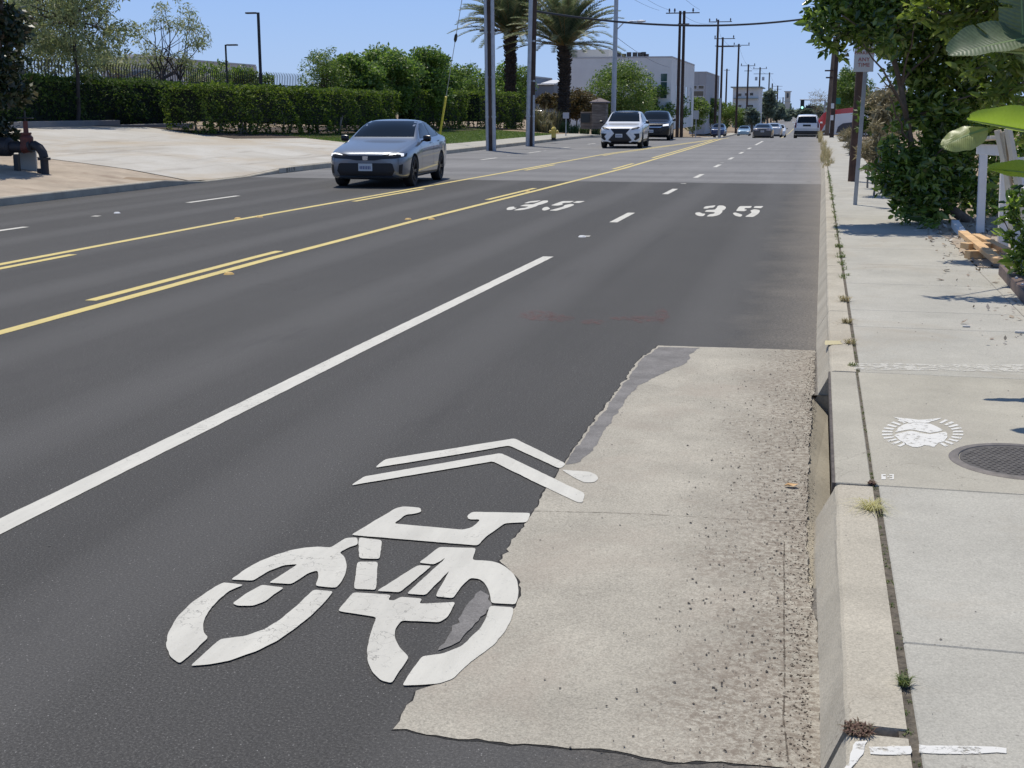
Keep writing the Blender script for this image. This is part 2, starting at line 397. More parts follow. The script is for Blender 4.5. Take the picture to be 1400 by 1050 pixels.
def foliage(name, P, size, m, parent=None, folded=False, **k):
    V, Fc = leaves(P, size, folded, **k); return link(name, mesh_np(name, V, Fc, m), parent)
def limb(a, b, r0, r1, wob=.12, n=6, sag=0):
    a, b = Vector(a), Vector(b); L = (b-a).length; pts = []; rad = []
    o = Vector((random.gauss(0, wob), random.gauss(0, wob), 0))*L
    for i in range(n+1):
        t = i/n; p = a.lerp(b, t)+o*math.sin(t*PI)*.5+Vector((0, 0, sag*math.sin(t*PI)))
        if 0 < i < n: p += Vector([random.gauss(0, wob*.15*L) for _ in range(3)])
        pts.append(p); rad.append(r0+(r1-r0)*t)
    return pts, rad
# ------------------------------------------------------------------ terrain
def interp(x, T):
    if x <= T[0][0]: return T[0][1]
    for (a, b), (c, d) in zip(T, T[1:]):
        if x <= c: return b+(d-b)*(x-a)/(c-a)
    return T[-1][1]
GZ = [(-20, 0), (78, 0), (84, -.06), (92, -.26), (105, -.62), (121, -.98), (160, -1.8), (197, -2.4), (250, -2.55), (300, -2.3), (450, -2.1), (600, -1.6), (1200, 0), (4000, 0)]
def gz(Y): return interp(Y, GZ)
LK = -13.95                                   # face of the left kerb
def G(X, Y):
    g = gz(Y)
    if X > 0: return g+.125+max(0, X-6)*.02
    t = -X+LK-.15
    if t <= 0: return g-.3
    if 26 < Y < 33.3: g -= (.15-interp(Y, [(26, .15), (28, .03), (30.4, .03), (33.2, .15)]))*max(0, 1-t/1.6)
    sl = interp(Y, [(20, .10), (40, .118), (56, .062), (90, .06), (120, .02)])
    return g+.125+sl*min(t, 8)+.02*max(0, min(t-8, 32))
def grid_sheet(name, xs, ys, zf, m):
    V = [(x, y, zf(x, y)) for y in ys for x in xs]; n = len(xs)
    Fc = [(j*n+i, j*n+i+1, (j+1)*n+i+1, (j+1)*n+i) for j in range(len(ys)-1) for i in range(n-1)]
    me = mesh_np(name, V, Fc, m, True); return link(name, me)
YS = sorted(set([-20, -5, 26, 28, 29, 30.4, 31, 32, 33.2]+list(range(0, 130, 3))+[78, 84, 92, 105, 121, 130, 145, 160, 180, 197, 225, 250, 300, 370, 450, 600, 900, 1200, 1800, 4000]))
XL = [-1500, -400, -150, -80, -50, -38, -30, -26, -24, -22, -20, -18, -16.5, -15.7, -15.3, -14.9, -14.5, -14.3, -14.12, -14.11, -8, -1, .2, .21]
XR = [.3, 1, 2, 4, 8, 20, 60, 200, 600, 1500]
def Gs(X, Y):
    if -14.115 < X < .205: return gz(Y)-.3
    return G(X, Y) if X < -1 else G(max(X, .2), Y)-(.02 if X < 8 else 0)
q = NB('ground_soil', .95)
_c = q.ramp(q.noise(.25, 6, .6), [(.35, (.20, .155, .10)), (.6, (.30, .225, .15)), (.75, (.13, .12, .065))])
q.bump(q.noise(25, 4), .5, .02); gm = q.out(_c)
struct(grid_sheet('ground', XL+XR, YS, Gs, gm))
def road():
    ys = [-6]+[y for y in YS[2:-1]]; ys = sorted(set(ys+[4.4, 7.62])); xs = [LK, -12, -9, -6, -3, -1, .03, .14]
    V = [(x, y, gz(y)) for y in ys for x in xs]; n = len(xs)
    Fc = [(j*n+i, j*n+i+1, (j+1)*n+i+1, (j+1)*n+i) for j in range(len(ys)-1) for i in range(n-1) if not (i == n-2 and 4.3 < (ys[j]+ys[j+1])/2 < 7.62)]
    struct(link('road', mesh_np('road', V, Fc, M['asphalt'])))
road()
# pavement on the right: slabs with open joints over a dark bed
CR = .285
def walk():
    ys = [-2, -.4, 1.1, 2.55, 3.62, 5.24]
    def slab(mb, x0, x1, y0, y1, z=.15, g=.006):
        mb.box(((x0+x1)/2, (y0+y1)/2, z-.05), (x1-x0-g, y1-y0-g, .1))
    a = MB(); b = MB()
    for y0, y1 in zip(ys, ys[1:]):
        slab(a, CR+.022, 1.9, y0, y1); slab(a, 1.9, 3.4, y0, y1)
    slab(b, CR+.008, 3.4, 5.24, 7.62, .151)
    Y = 7.62; k = 0
    for y1 in (9.3, 10.1, 11.7, 13.2):
        slab(a, CR+.02, 1.56, Y, y1); slab(a, 1.56, 3.4, Y, y1, .149, .004); Y = y1
    while Y < 108:
        y1 = Y+1.55
        zz = gz((Y+y1)/2); slab(a, CR+.02, 1.58 if Y < 24 else 1.45, Y, y1, .15+zz); Y = y1
    struct(a.build('pavement', M['walk'], bevel=.004)); struct(b.build('pavement_slab', M['slab'], bevel=.004))
    struct(sheet('joint_bed', [[(CR-.02, -2), (3.4, -2), (3.4, 13.2), (1.5, 13.3), (1.4, 78), (CR-.02, 78)]], .1435, M['joint']))
walk()
# right kerb, cut by the drain inlet between Y 5.24 and 7.45
def kerb_profile(d, Y=6):
    o = interp(Y, [(10, 0), (32, .07)]); nb = interp(Y, [(3.6, .022), (5, 0)])
    return [(.285, -.05), (.285, .15), (.158+o, .15), (.147+o, .147), (.137+o, .138), (.129+o, .118), (.055+nb+o-.4*d, -.01-d), (.055+nb+o-.4*d, -.35)]
def extrude(mb, stations, caps=True, rough=None):
    if rough:                                  # resample along Y and wear the arrises a little
        out = []
        for (y0, p0), (y1, p1) in zip(stations, stations[1:]):
            k = max(1, int((y1-y0)/rough))
            for t in range(k+(y1 == stations[-1][0])):
                f = t/k; y = y0+(y1-y0)*f; pr = []
                for i, (a, b) in enumerate(zip(p0, p1)):
                    x = a[0]+(b[0]-a[0])*f; z = a[1]+(b[1]-a[1])*f
                    if 2 <= i <= 6:
                        n = mnoise.noise(Vector((i*.6, y*5, 1)))*.0035+mnoise.noise(Vector((i*.9, y*21, 5)))*.0022; ch = max(0, mnoise.noise(Vector((7, y*3.1, 2)))-.45)*.05*(2 <= i <= 4)
                        x += n+ch; z += n*.5-ch*.8
                    pr.append((x, z))
                out.append((y, pr))
        stations = out
    n = len(stations[0][1]); V = []
    for Y, pr in stations: V += [(x, Y, z) for x, z in pr]
    Fc = [(i*n+k, i*n+k+1, (i+1)*n+k+1, (i+1)*n+k) for i in range(len(stations)-1) for k in range(n-1)]
    if caps: Fc += [tuple(range(n)), tuple((len(stations)-1)*n+k for k in range(n))]
    mb.add(V, Fc)
k1 = MB(); extrude(k1, [(Y, kerb_profile(0, Y)) for Y in (-2, 1, 3.02)], rough=.06)
k2 = MB(); extrude(k2, [(Y, kerb_profile(d, Y)) for Y, d in ((3.07, 0), (3.8, 0), (4.4, .01), (4.8, .04), (5.22, .11))], rough=.06)
k3 = MB(); extrude(k3, [(Y, kerb_profile(d)) for Y, d in ((7.63, .13), (8.3, .06), (9.2, .0), (10, 0))], rough=.06)
Y = 10.012; ke = MB(); ke.V += k3.V; ke.F += k3.F
for k in (k1, k2): ke.add(k.V, k.F)
while Y < 104:
    y1 = Y+(3.0 if Y < 40 else 8)
    dz = [gz(Y), gz(y1)]
    extrude(ke, [(Y, [(x, z+dz[0]) for x, z in kerb_profile(0, Y)]), (y1-.012, [(x, z+dz[1]) for x, z in kerb_profile(0, y1)])], rough=(.12 if Y < 30 else .5)); Y = y1
struct(ke.build('kerb', M['kerb']))
# the inlet
dr = thing('storm_drain_inlet', 'dark storm drain opening with steel edge cut in the kerb under the beige slab', 'storm drain', (.2, 6.4, 0))
def rel(mb, o):
    mb.V = [tuple(Vector(v)-o.location) for v in mb.V]; return mb
t = MB(); t.box((.21, 6.435, .10), (.145, 2.36, .098)); rel(t, dr).build('inlet_roof', M['slab'], dr, bevel=.004)
t = MB(); t.box((.132, 6.435, .118), (.012, 2.36, .058)); rel(t, dr).build('steel_edge', mat('rusty_steel', (.10, .085, .075), .7, .4, var=.4, scale=20), dr)
t = MB(); t.add([(.03, 5.2, -.004), (.03, 7.64, -.004), (.135, 7.64, -.11), (.135, 5.2, -.09), (.135, 5.2, -.6), (.135, 7.64, -.6), (.03, 4.4, -.004), (.05, 4.4, -.01)], [(0, 1, 2, 3), (3, 2, 5, 4), (6, 0, 3, 7)])
rel(t, dr).build('inlet_throat', M['kerb'], dr)
t = MB(); t.box((.5, 6.4, -.1), (.5, 2.3, .3)); rel(t, dr).build('inlet_dark_fill', M['tar'], dr)  # dark solid box paints in the shade behind the drain opening
# concrete gutter pad
s5 = 1.7508
padL = [(65, 960), (85, 925), (120, 868), (170, 852), (205, 838), (255, 790), (300, 735), (345, 680), (372, 640), (366, 600), (320, 556), (345, 520), (372, 480), (402, 438), (420, 405), (438, 375), (460, 345), (478, 318), (520, 255), (560, 200), (600, 150), (650, 78), (700, 40)]
padw = px(padL, 0, 500, 450, s5)
right = [Vector((.052, padw[-1].y+.06, 0)), Vector((.052, 7.65, 0)), Vector((.036, 7.5, 0)), Vector((.03, 5.2, 0)), Vector((.04, 4.5, 0)), Vector((.062, 4.35, 0)), Vector((.082, 3.6, 0)), Vector((.082, 2.95, 0))]
bot = px([(1000, 1052), (700, 1032), (600, 1012), (350, 996)], 0, 500, 450, s5)
padpoly = [Vector((p.x, p.y)) for p in padw+right+bot]
struct(sheet('gutter_pad', [padpoly], .003, M['pad'], jit=.006, res=.03))
cenp = Vector((-.45, 6))
rim = [p+(p-Vector((cenp.x, min(max(p.y, 4), 8)))).normalized()*(.007 if p.x < -.05 else 0) for p in padpoly]
struct(sheet('asphalt_edge', [rim], .0012, M['tar'], jit=.007, res=.03))
wp = px([(700, 44), (800, 46), (778, 60), (768, 82), (730, 98), (690, 118), (655, 135), (625, 165), (600, 205), (575, 240), (560, 262), (535, 300), (505, 322), (478, 326), (487, 308), (528, 252), (562, 208), (605, 150), (655, 80)], 0, 500, 450, s5)
wp2 = px([(172, 772), (195, 742), (225, 705), (248, 655), (275, 628), (296, 640), (302, 668), (270, 700), (235, 735), (205, 760)], 0, 500, 450, s5)
struct(sheet('worn_asphalt', [wp, wp2], .004, M['patch'], jit=.006, res=.03))
# pad joints: thin dark grooves
gj = []
for pts in (((400, 438), (560, 441), (760, 450), (900, 458), (1075, 462)), ((1000, 510), (999, 700), (1001, 830), (998, 940), (1010, 1045))):
    w_ = px(pts, 0, 500, 450, s5); up_ = [p+Vector((.0, .005, 0)) if abs(w_[0].y-w_[-1].y) < .6 else p+Vector((.005, 0, 0)) for p in w_]
    gj.append(w_+up_[::-1])
struct(sheet('pad_joint', gj, .0045, faded('joint_stain', (.10, .08, .06), .40, .55, .75), jit=.0015, res=.03))
# ------------------------------------------------------------------ road markings
ZP = .003
def strip(pts, w):
    P = [Vector((p[0], p[1])) for p in pts]; L = []; Rr = []
    for i, p in enumerate(P):
        d = (P[min(i+1, len(P)-1)]-P[max(0, i-1)]).normalized(); n = Vector((d.y, -d.x))
        L.append(p+n*w/2); Rr.append(p-n*w/2)
    return L+Rr[::-1]
def line(pts, w, step=2.0):
    out = []
    for a, b in zip(pts, pts[1:]):
        k = max(1, int(abs(b[1]-a[1])/step))
        out += [(a[0]+(b[0]-a[0])*t/k, a[1]+(b[1]-a[1])*t/k) for t in range(k)]
    out.append(pts[-1]); return strip(out, w)
gzp = lambda x, y: gz(y)+ZP
struct(sheet('lane_line', [line([(-3.17, .5), (-3.15, 4.35), (-3.12, 5.87), (-3.08, 8.55), (-2.96, 14.45)], .125)], gzp, M['paint'], jit=.0012, res=.05))
dash = [line([(-2.94, y), (-2.93, y+l)], .12) for y, l in [(19.2, 1.9), (26.0, 1.85), (32.6, 1.9), (38.9, 1.9), (45.2, 1.9), (51.4, 2), (57.6, 2), (64.5, 8), (86, 5), (100, 5)]]
dash += [line([(-2.97, y), (-2.97, y+.14)], .12) for y in (16.9, 29.9, 42.2, 55)]
struct(sheet('lane_dashes', dash, gzp, M['paint'], jit=.0012, res=.08))
Y1 = [(-5.97, 4), (-5.97, 8.4), (-6.0, 13.6), (-5.93, 18.6), (-5.72, 26.2), (-5.45, 37.6), (-5.45, 55), (-5.55, 78), (-5.4, 100), (-5.2, 600)]
Y2 = [(-8.64, 6), (-8.66, 18), (-8.49, 24.6), (-8.23, 34.2), (-7.97, 50), (-7.2, 60), (-6.4, 70), (-5.75, 78)]
def offs(T, a, b, dx): 
    ys = [a]+[y for x, y in T if a < y < b]+[b]
    f = lambda y: interp(y, [(q[1], q[0]) for q in T])
    return [(f(y)+dx, y) for y in ys]
yl = [line(Y1, .12), line(Y2, .12)]
for a, b in ((-1.5, 2), (10.1, 14.3), (23.6, 27.4), (37, 41), (46, 78)): yl.append(line(offs(Y1, a, b, -.23), .11))
for a, b in ((9.9, 13.4), (22.6, 26.6), (35.6, 39.5), (48, 76)): yl.append(line(offs(Y2, a, b, .23), .11))
struct(sheet('centre_line', yl, gzp, M['yellow'], jit=.0015, res=.1))
wd = [line([(-11.15, y), (-11.1, y+l)], .12) for y, l in [(13.6, 2.9), (21.6, 2), (42.9, 2), (50.4, 2), (57, 2), (64, 2)]]
wd += [line([(-11.15, y), (-11.15, y+.14)], .12) for y in (18.4, 33, 46.9, 53.5)]
struct(sheet('far_lane_dashes', wd, gzp, M['paint'], jit=.0012, res=.08))
# raised markers
def marker(p, m, lab):
    o = thing('road_stud', lab, 'road stud', (p.x, p.y, 0), 0, 'raised studs on the road')
    t = MB(); t.lathe([(0, .022), (.035, .02), (.05, .006), (.055, .0)], n=12); t.build('stud_body', m, o, True)
mk = mat('yellow_ceramic', (.62, .40, .12), .5); mw = mat('white_ceramic', (.7, .7, .68), .5)
for k, (x_, y_) in enumerate([(313, 375), (558, 300), (590, 300), (325, 299), (355, 297), (722, 262)]):
    marker(at(x_, y_), mk, ['yellow road stud just below the paired yellow dash', 'yellow road stud on the far side of the near yellow line ahead of the numbers', 'yellow road stud on the near side of the near yellow line ahead of the numbers', 'yellow road stud on the far side of the far yellow line', 'yellow road stud on the near side of the far yellow line', 'distant yellow road stud beside the broken yellow dash'][k])
marker(at(160, 291.5), mw, 'white road stud in the far lane left of the white dash')
marker(at(796, 324), mw, 'white road stud between the solid white line and the first dash')
# bicycle symbol and chevrons
c4 = lambda P: px(P, 0, 200, 560, 2.1212)
def chaikin(P, n=2, r=.18, big=26):
    for _ in range(n):
        Q = []
        for i in range(len(P)):
            a, b = P[i], P[(i+1) % len(P)]; L = math.hypot(a[0]-b[0], a[1]-b[1]); k = min(r, 5.0/(L+1e-6)) if L > big else r
            Q += [(a[0]+(b[0]-a[0])*k, a[1]+(b[1]-a[1])*k), (b[0]+(a[0]-b[0])*k, b[1]+(a[1]-b[1])*k)]
        P = Q
    return P
bike = [
 [(245,497),(285,468),(330,443),(375,425),(420,411),(460,404),(500,401),(535,404),(578,376),(612,374),(614,395),(590,402),(560,418),(575,430),(582,455),(578,480),(565,505),(550,521),(490,515),(500,490),(497,470),(470,478),(445,495),(420,510),(355,506),(400,478),(440,452),(400,455),(355,472),(310,500)],
 [(616,374),(684,382),(677,437),(617,435)], [(612,445),(672,445),(666,527),(602,524)], [(668,530),(788,455),(828,457),(735,534)],
 [(790,448),(850,402),(957,405),(945,440),(1000,443),(1025,450),(1045,462),(1065,480),(1076,500),(1080,535),(1072,569),(1000,565),(998,545),(992,525),(980,505),(965,495),(940,492),(915,515),(890,551),(838,546),(880,470),(810,542),(755,538),(870,432),(835,453)],
 [(555,588),(600,534),(710,541),(702,556),(718,558),(738,547),(800,552),(792,567),(897,562),(874,606),(850,621),(740,616),(722,640),(720,665),(735,695),(762,722),(712,798),(680,790),(655,765),(642,735),(640,700),(650,655),(668,606)],
 [(742,805),(770,760),(800,720),(860,712),(915,690),(945,660),(968,640),(985,610),(996,573),(1066,578),(1058,615),(1040,648),(1010,685),(960,722),(925,750),(890,785),(850,799),(800,803)],
 [(57,690),(62,655),(90,605),(130,565),(180,530),(223,505),(283,512),(240,530),(210,555),(180,590),(165,622),(166,650),(180,665),(140,705),(97,741),(70,722)],
 [(128,748),(175,705),(215,670),(290,660),(345,640),(390,612),(440,570),(485,526),(543,531),(515,565),(480,600),(430,640),(380,675),(320,705),(240,733),(180,744)],
 [(250,566),(290,537),(335,512),(400,520),(345,560),(310,573),(265,573)],
 [(594,367),(722,290),(745,284),(795,288),(798,300),(775,306),(752,308),(718,334),(918,352),(945,345),(970,322),(935,322),(930,312),(945,300),(1115,303),(1105,330),(1040,333),(985,372),(962,398)]]
tag(sheet('bicycle_marking', [c4(chaikin(p)) for p in bike], .0055, M['paint'], jit=.0011, res=.02), 'big white stencilled bicycle symbol painted half on asphalt and half on the concrete pad', 'road marking')
ch1 = [[(662,172),(692,147),(880,117),(1068,86),(1218,160),(1200,175),(1052,107),(860,140)], [(1203,177),(1285,183),(1305,192),(1312,203),(1300,214),(1270,215),(1240,200)]]
ch2 = [[(594,223),(632,197),(830,163),(1028,129),(1272,246),(1266,273),(1250,272),(1130,215),(1005,153),(800,188)]]
tag(sheet('chevron_marking', [c4(chaikin(p, 2, .2, 40)) for p in ch1], .0055, M['paint'], jit=.0011, res=.02), 'upper white painted chevron with a rounded blob at its right end', 'road marking')
tag(sheet('chevron_marking', [c4(chaikin(p, 1)) for p in ch2], .0055, M['paint'], jit=.0011, res=.02), 'lower white painted chevron right above the bicycle handlebar', 'road marking')
c7 = lambda P: px(P, 0, 900, 220, 6.087)
d3 = [[(308,432),(345,428),(365,440),(395,440),(375,462),(335,460),(308,445)], [(372,398),(390,380),(478,370),(460,390),(420,391),(410,398)], [(485,393),(497,372),(540,372),(567,388),(550,408),(530,416),(535,425),(510,450),(460,463),(400,464),(425,445),(465,440),(472,428),(385,424),(402,410),(470,407)]]
d5 = [[(645,418),(675,378),(780,377),(768,393),(722,393),(715,403),(742,408),(715,420)], [(790,392),(805,378),(877,377),(855,395)], [(618,437),(640,430),(680,442),(702,450),(685,468),(640,458)], [(720,466),(750,448),(780,430),(762,415),(800,402),(850,412),(835,440),(790,468)]]
def number(dx, dy, lab):
    o = thing('speed_marking', lab, 'road marking', (-1.4+dx, 21.5+dy, 0))
    for P in (d3, d5):
        Q = [[p-Vector((-1.4, 21.5, 0)) for p in c7(chaikin(poly, 2, .2, 60))] for poly in P]
        sheet('digit', Q, ZP, M['paint'], o)
number(0, 0, 'white speed number 35 painted on the lane nearest the kerb')
number(-3.28, .55, 'white speed number 35 painted on the lane beside the yellow line')
# faint red survey marks
rp = []
for x_, y_, a_, b_ in ((735, 432, 24, 6), (765, 436, 18, 4), (810, 441, 16, 3), (880, 437, 22, 4), (905, 433, 8, 9), (855, 436, 20, 2)):
    rp.append([at(x_+a_*math.cos(t)*(1+.3*random.random()), y_+b_*math.sin(t)*(1+.4*random.random())) for t in [k*PI/7 for k in range(14)]])
struct(sheet('survey_mark', rp, .005, M['redp'], jit=.015, res=.04))
# white spray line and chalky strip on the pavement
zt = .1525
struct(sheet('spray_line', [px([(1188, 1022), (1245, 1021), (1245, 1032), (1190, 1032)], .15), px([(1256, 1019), (1330, 1021), (1376, 1024), (1376, 1031), (1300, 1032), (1256, 1030)], .15), px([(1170, 1015), (1186, 1014), (1180, 1032), (1160, 1060), (1152, 1060)], .15)], zt, M['chalk'], jit=.003, res=.02))
struct(sheet('mortar_strip', [px([(1168, 497), (1260, 498), (1400, 499), (1440, 500), (1440, 510), (1400, 509), (1280, 507), (1168, 506)], .15)], zt, faded('mortar_speck', (.60, .58, .52), .42, .56, .8), jit=.005, res=.03))
struct(sheet('spray_line', [px([(1128, 466), (1150, 466), (1150, 471), (1128, 472)], .15)], zt, paint_mat('pale_yellow_paint', (.55, .48, .28), 1.0, (.38, .34, .27)), jit=.005, res=.02))
# drain emblem
c8 = lambda P: px(P, .15, 1180, 550, 8.235)
em = thing('drain_emblem', 'round white stencilled emblem with a fish tail and rays on the beige slab', 'emblem', at(1259, 594, .15))
def rels(P, o): return [[Vector((p.x-o.location.x, p.y-o.location.y)) for p in q] for q in P]
sheet('fish_shape', rels([c8(P) for P in ([(340,172),(430,182),(520,190),(620,203),(700,200),(790,190),(890,182),(820,208),(740,235),(700,237),(560,235),(515,240),(430,205)], [(362,342),(385,310),(430,270),(490,246),(560,238),(700,238),(760,250),(820,275),(900,318),(850,336),(745,352),(640,332),(540,313),(450,325)], [(355,372),(430,350),(540,328),(640,350),(745,366),(850,350),(925,338),(948,362),(945,405),(905,448),(850,460),(800,510),(740,500),(690,488),(610,512),(550,508),(470,470),(400,425)])], em), .003, M['chalk'], em, jit=.003, res=.02)
ry = []
for k in range(30):
    a = -PI*.5+PI*2*k/30
    if abs(math.sin(a+PI/2)) < .35 and math.cos(a+PI/2) > 0 or abs(math.cos(a)) < .42: continue
    for dd in (.05,):
        q_ = []
        for rr, ss in ((.74, -dd), (1.0, -dd), (1.0, dd), (.74, dd)): q_.append((670+460*rr*math.cos(a+ss*(1.3-.3*rr)), 352+185*rr*math.sin(a+ss*(1.3-.3*rr))*1.0))
        ry.append(c8(q_))
for q_ in rels(ry, em): sheet('ray', [q_], .003, M['chalk'], em, jit=.002, res=.02)
sheet('slab_number', [px(P, .15) for P in ([(1205,649),(1211,649),(1211,650.5),(1207,650.5),(1207,652),(1211,652),(1211,656),(1205,656)], [(1213,652),(1215,652),(1215,653),(1213,653)], [(1216,649),(1222,649),(1222,656),(1216,656),(1216,654.8),(1220,654.8),(1220,653),(1217,653),(1217,652),(1220,652),(1220,650.4),(1216,650.4)])], zt, M['chalk'])
tag(bpy.data.objects['slab_number'], 'tiny white numerals painted near the slab corner by the kerb', 'marking')
# manhole cover
mc = Vector((.935, 5.76, .15)); mh = thing('manhole_cover', 'round dark steel manhole cover sunk in the beige slab', 'manhole cover', mc)
MBR = 0.30
t = MB(); t.lathe([(.262, .003), (.265, .007), (.298, .007), (.305, .0015)], n=48); t.build('cover_frame', mat('worn_iron', (.16, .145, .135), .7, .3, var=.3, scale=15), mh, True)
t = MB(); t.lathe([(0, .004), (.258, .004), (.259, .0)], n=48)
for i in range(-9, 10):
    for j in range(-9, 10):
        x_, y_ = i*.028+(j%2)*.014, j*.028
        if x_*x_+y_*y_ < .245**2: t.box((x_, y_, .0045), (.015, .015, .003))
t.build('cover_lid', mat('dark_iron', (.10, .092, .086), .65, .4, var=.3, scale=12), mh)
# ------------------------------------------------------------------ grit, tufts, leaf litter
def stones(name, P, sz, m, label=None):
    n = len(P); V = []; Fc = []
    base = np.array([[1, 0, 0], [-.8, .6, 0], [-.5, -.9, 0], [.1, .1, .8], [.3, .8, .1]]); fb = [(0, 4, 3), (4, 1, 3), (1, 2, 3), (2, 0, 3)]
    for i in range(n):
        a = random.random()*6.3; c_, s_ = math.cos(a), math.sin(a); k = sz*random.choice((.5, .6, .7, .9, 1.3))
        for v in base*(1+.3*np.random.default_rng(i).normal(size=(5, 1))): V.append((P[i][0]+k*(v[0]*c_-v[1]*s_), P[i][1]+k*(v[0]*s_+v[1]*c_), P[i][2]+k*abs(v[2])*.7))
        Fc += [tuple(5*i+j for j in f) for f in fb]
    return link(name, mesh_np(name, V, Fc, m))
P = []
while len(P) < 1000:
    x_, y_ = -.02-abs(random.gauss(0, .22)), random.uniform(2.9, 9.0)
    if x_ > -.75 and random.random() < (.25+.75*math.exp(-((y_-5.2)/2.2)**2)): P.append((x_, y_, .006))
o = stones('road_grit', P, .0045, mat('dark_grit', (.085, .072, .06), .95)); tag(o, 'dark grit and pebbles strewn over the concrete by the kerb', 'grit', kind='stuff')
P = [(random.uniform(-1.0, 0), random.uniform(3, 12), .006) for _ in range(220)]+[(random.uniform(.35, 2.4), random.uniform(2.8, 16), .152) for _ in range(420)]+[(random.uniform(-7, 0), random.uniform(3, 16), .002) for _ in range(350)]
o = stones('loose_gravel', P, .0036, mat('grey_gravel', (.2, .18, .15), .95)); tag(o, 'scattered small stones lying on road and pavement', 'gravel', kind='stuff')
P = [(-.02+.06*random.random()-.05*k, random.uniform(2.9, 5.2), .006) for k in (0, 1) for _ in range(500)]
P = [(.06-abs(random.gauss(0, .055)), random.uniform(2.9, 9.0), .004) for _ in range(2600)]; P = [p for p in P if mnoise.noise(Vector((p[0]*9, p[1]*2.2, 3))) > -.22-.25*(p[1] < 4.6)]
o = stones('kerb_debris', P, .0034, mat('dark_debris', (.085, .068, .052), .95, var=.4, scale=30)); tag(o, 'band of dark dirt packed along the kerb foot', 'debris', kind='stuff')
def blades(c, n, r, h, m, name='grass', parent=None, lean=.5, w=.004, flat=1.0):
    V = []; Fc = []
    for i in range(n):
        a = random.random()*2*PI; q_ = r*math.sqrt(random.random()); b = Vector((c[0]+q_*math.cos(a), c[1]+q_*math.sin(a)*flat, c[2]))
        a2 = random.random()*2*PI; l = h*random.uniform(.5, 1.1); dx = Vector((math.cos(a2), math.sin(a2), 0)); wd = Vector((-dx.y, dx.x, 0))*w*random.uniform(.6, 1.2)
        le = lean*random.uniform(.3, 1.4); k = len(V)
        m1 = b+dx*l*le*.4+Vector((0, 0, l*.6)); tp = b+dx*l*le+Vector((0, 0, l*(1-.35*le)))
        V += [b-wd, b+wd, m1+wd*.8, m1-wd*.8, tp]; Fc += [(k, k+1, k+2, k+3), (k+3, k+2, k+4)]
    return V, Fc
M['dryg'] = leaf_mat('dry_grass', [(.28, .22, .11), (.42, .34, .19), (.20, .19, .08), (.5, .43, .27)], .25, .7)
M['strawg'] = leaf_mat('straw_grass', [(.45, .42, .20), (.58, .54, .30), (.34, .34, .14)], .35, .7)
M['greeng'] = leaf_mat('green_weed', [(.07, .11, .03), (.13, .17, .05), (.20, .21, .08)], .3, .6)
M['redw'] = leaf_mat('brown_moss', [(.12, .07, .05), (.19, .11, .08), (.10, .10, .05)], .1, .8)
def tuft(p, n, r, h, m, lab, cat='weed', lean=.6, w=.004, group=None):
    V, Fc = blades((0, 0, 0), n, r, h, m, lean=lean, w=w)
    o = link('weed_tuft', mesh_np('weed_tuft', V, Fc, m), None, p); tag(o, lab, cat, group); return o
tuft(at(1192, 696, .15), 150, .03, .055, M['strawg'], 'straw coloured flattened grass tuft in the kerb crack beside the emblem slab', lean=2.2, w=.0014)
tuft(at(1235, 937, .15), 90, .014, .035, M['greeng'], 'small green weed in the kerb crack nearest the camera', lean=1.0, w=.002)
tuft(at(1172, 1000, .15), 260, .035, .022, M['redw'], 'reddish brown moss clump at the broken kerb joint', 'moss', lean=1.2, w=.0025)
tuft(at(1192, 662, .15), 90, .014, .018, M['redw'], 'dark dried clump at the corner where slab and crack meet', 'moss', lean=1.2, w=.003)
for k, (x_, y_, n, r, h) in enumerate([(1155, 412, 70, .035, .07), (1158, 442, 60, .03, .06), (1163, 470, 50, .03, .05), (1147, 338, 60, .05, .06), (1149, 352, 50, .05, .05), (1166, 500, 30, .03, .03)]):
    tuft(at(x_, y_, .15), n, r, h, M['dryg'] if k in (0, 1, 2) else M['greeng'], ['largest of the yellowish tufts in the kerb crack beyond the drain', 'yellow green tuft just nearer than the largest crack tuft', 'small yellow tuft beside the pale paint mark on the kerb', 'green tuft in the crack level with the planks', 'small green tuft next below the planks level', 'tiny sprout where kerb crack meets the mortar strip'][k], lean=1.2, w=.0028)
V = []; Fc = []
for i in range(170):
    y_ = random.uniform(12, 34); a, b = blades((CR+.01+random.gauss(0, .012), y_, .14), random.randint(4, 12), .03, .05, None, lean=.9, w=.003)
    Fc += [tuple(j+len(V) for j in f) for f in b]; V += a
for i in range(60):
    y_ = random.uniform(3.2, 12); a, b = blades((CR+.012+random.gauss(0, .006), y_, .13), random.randint(2, 7), .01, .02, None, lean=.9, w=.002)
    Fc += [tuple(j+len(V) for j in f) for f in b]; V += a
for i in range(120):
    y_ = random.uniform(2.9, 9); a, b = blades((CR+.012+random.gauss(0, .007), y_, .143), random.randint(3, 8), .012, .010, None, lean=1.3, w=.0022)
    Fc += [tuple(j+len(V) for j in f) for f in b]; V += a
o = link('crack_weeds', mesh_np('crack_weeds', V, Fc, M['greeng'])); tag(o, 'low weeds growing along the crack behind the kerb', 'weeds', kind='stuff')
# tall dry grass growing over the kerb far away
V = []; Fc = []
for (x0, y0, n, h) in [(.26+random.gauss(0, .05), random.uniform(36, 64), 30, random.uniform(.2, .5)) for _ in range(34)]+[(.3, random.uniform(42, 46), 45, .75) for _ in range(8)]+[(.12, random.uniform(66, 84), 60, .7) for _ in range(10)]:
    a, b = blades((x0, y0, .1), n, .10, h*.62, None, lean=.5, w=.007, flat=5)
    Fc += [tuple(j+len(V) for j in f) for f in b]; V += a
o = link('kerb_grass', mesh_np('kerb_grass', V, Fc, M['dryg'])); tag(o, 'tall dry grass growing over the kerb in the distance', 'grass', kind='stuff')
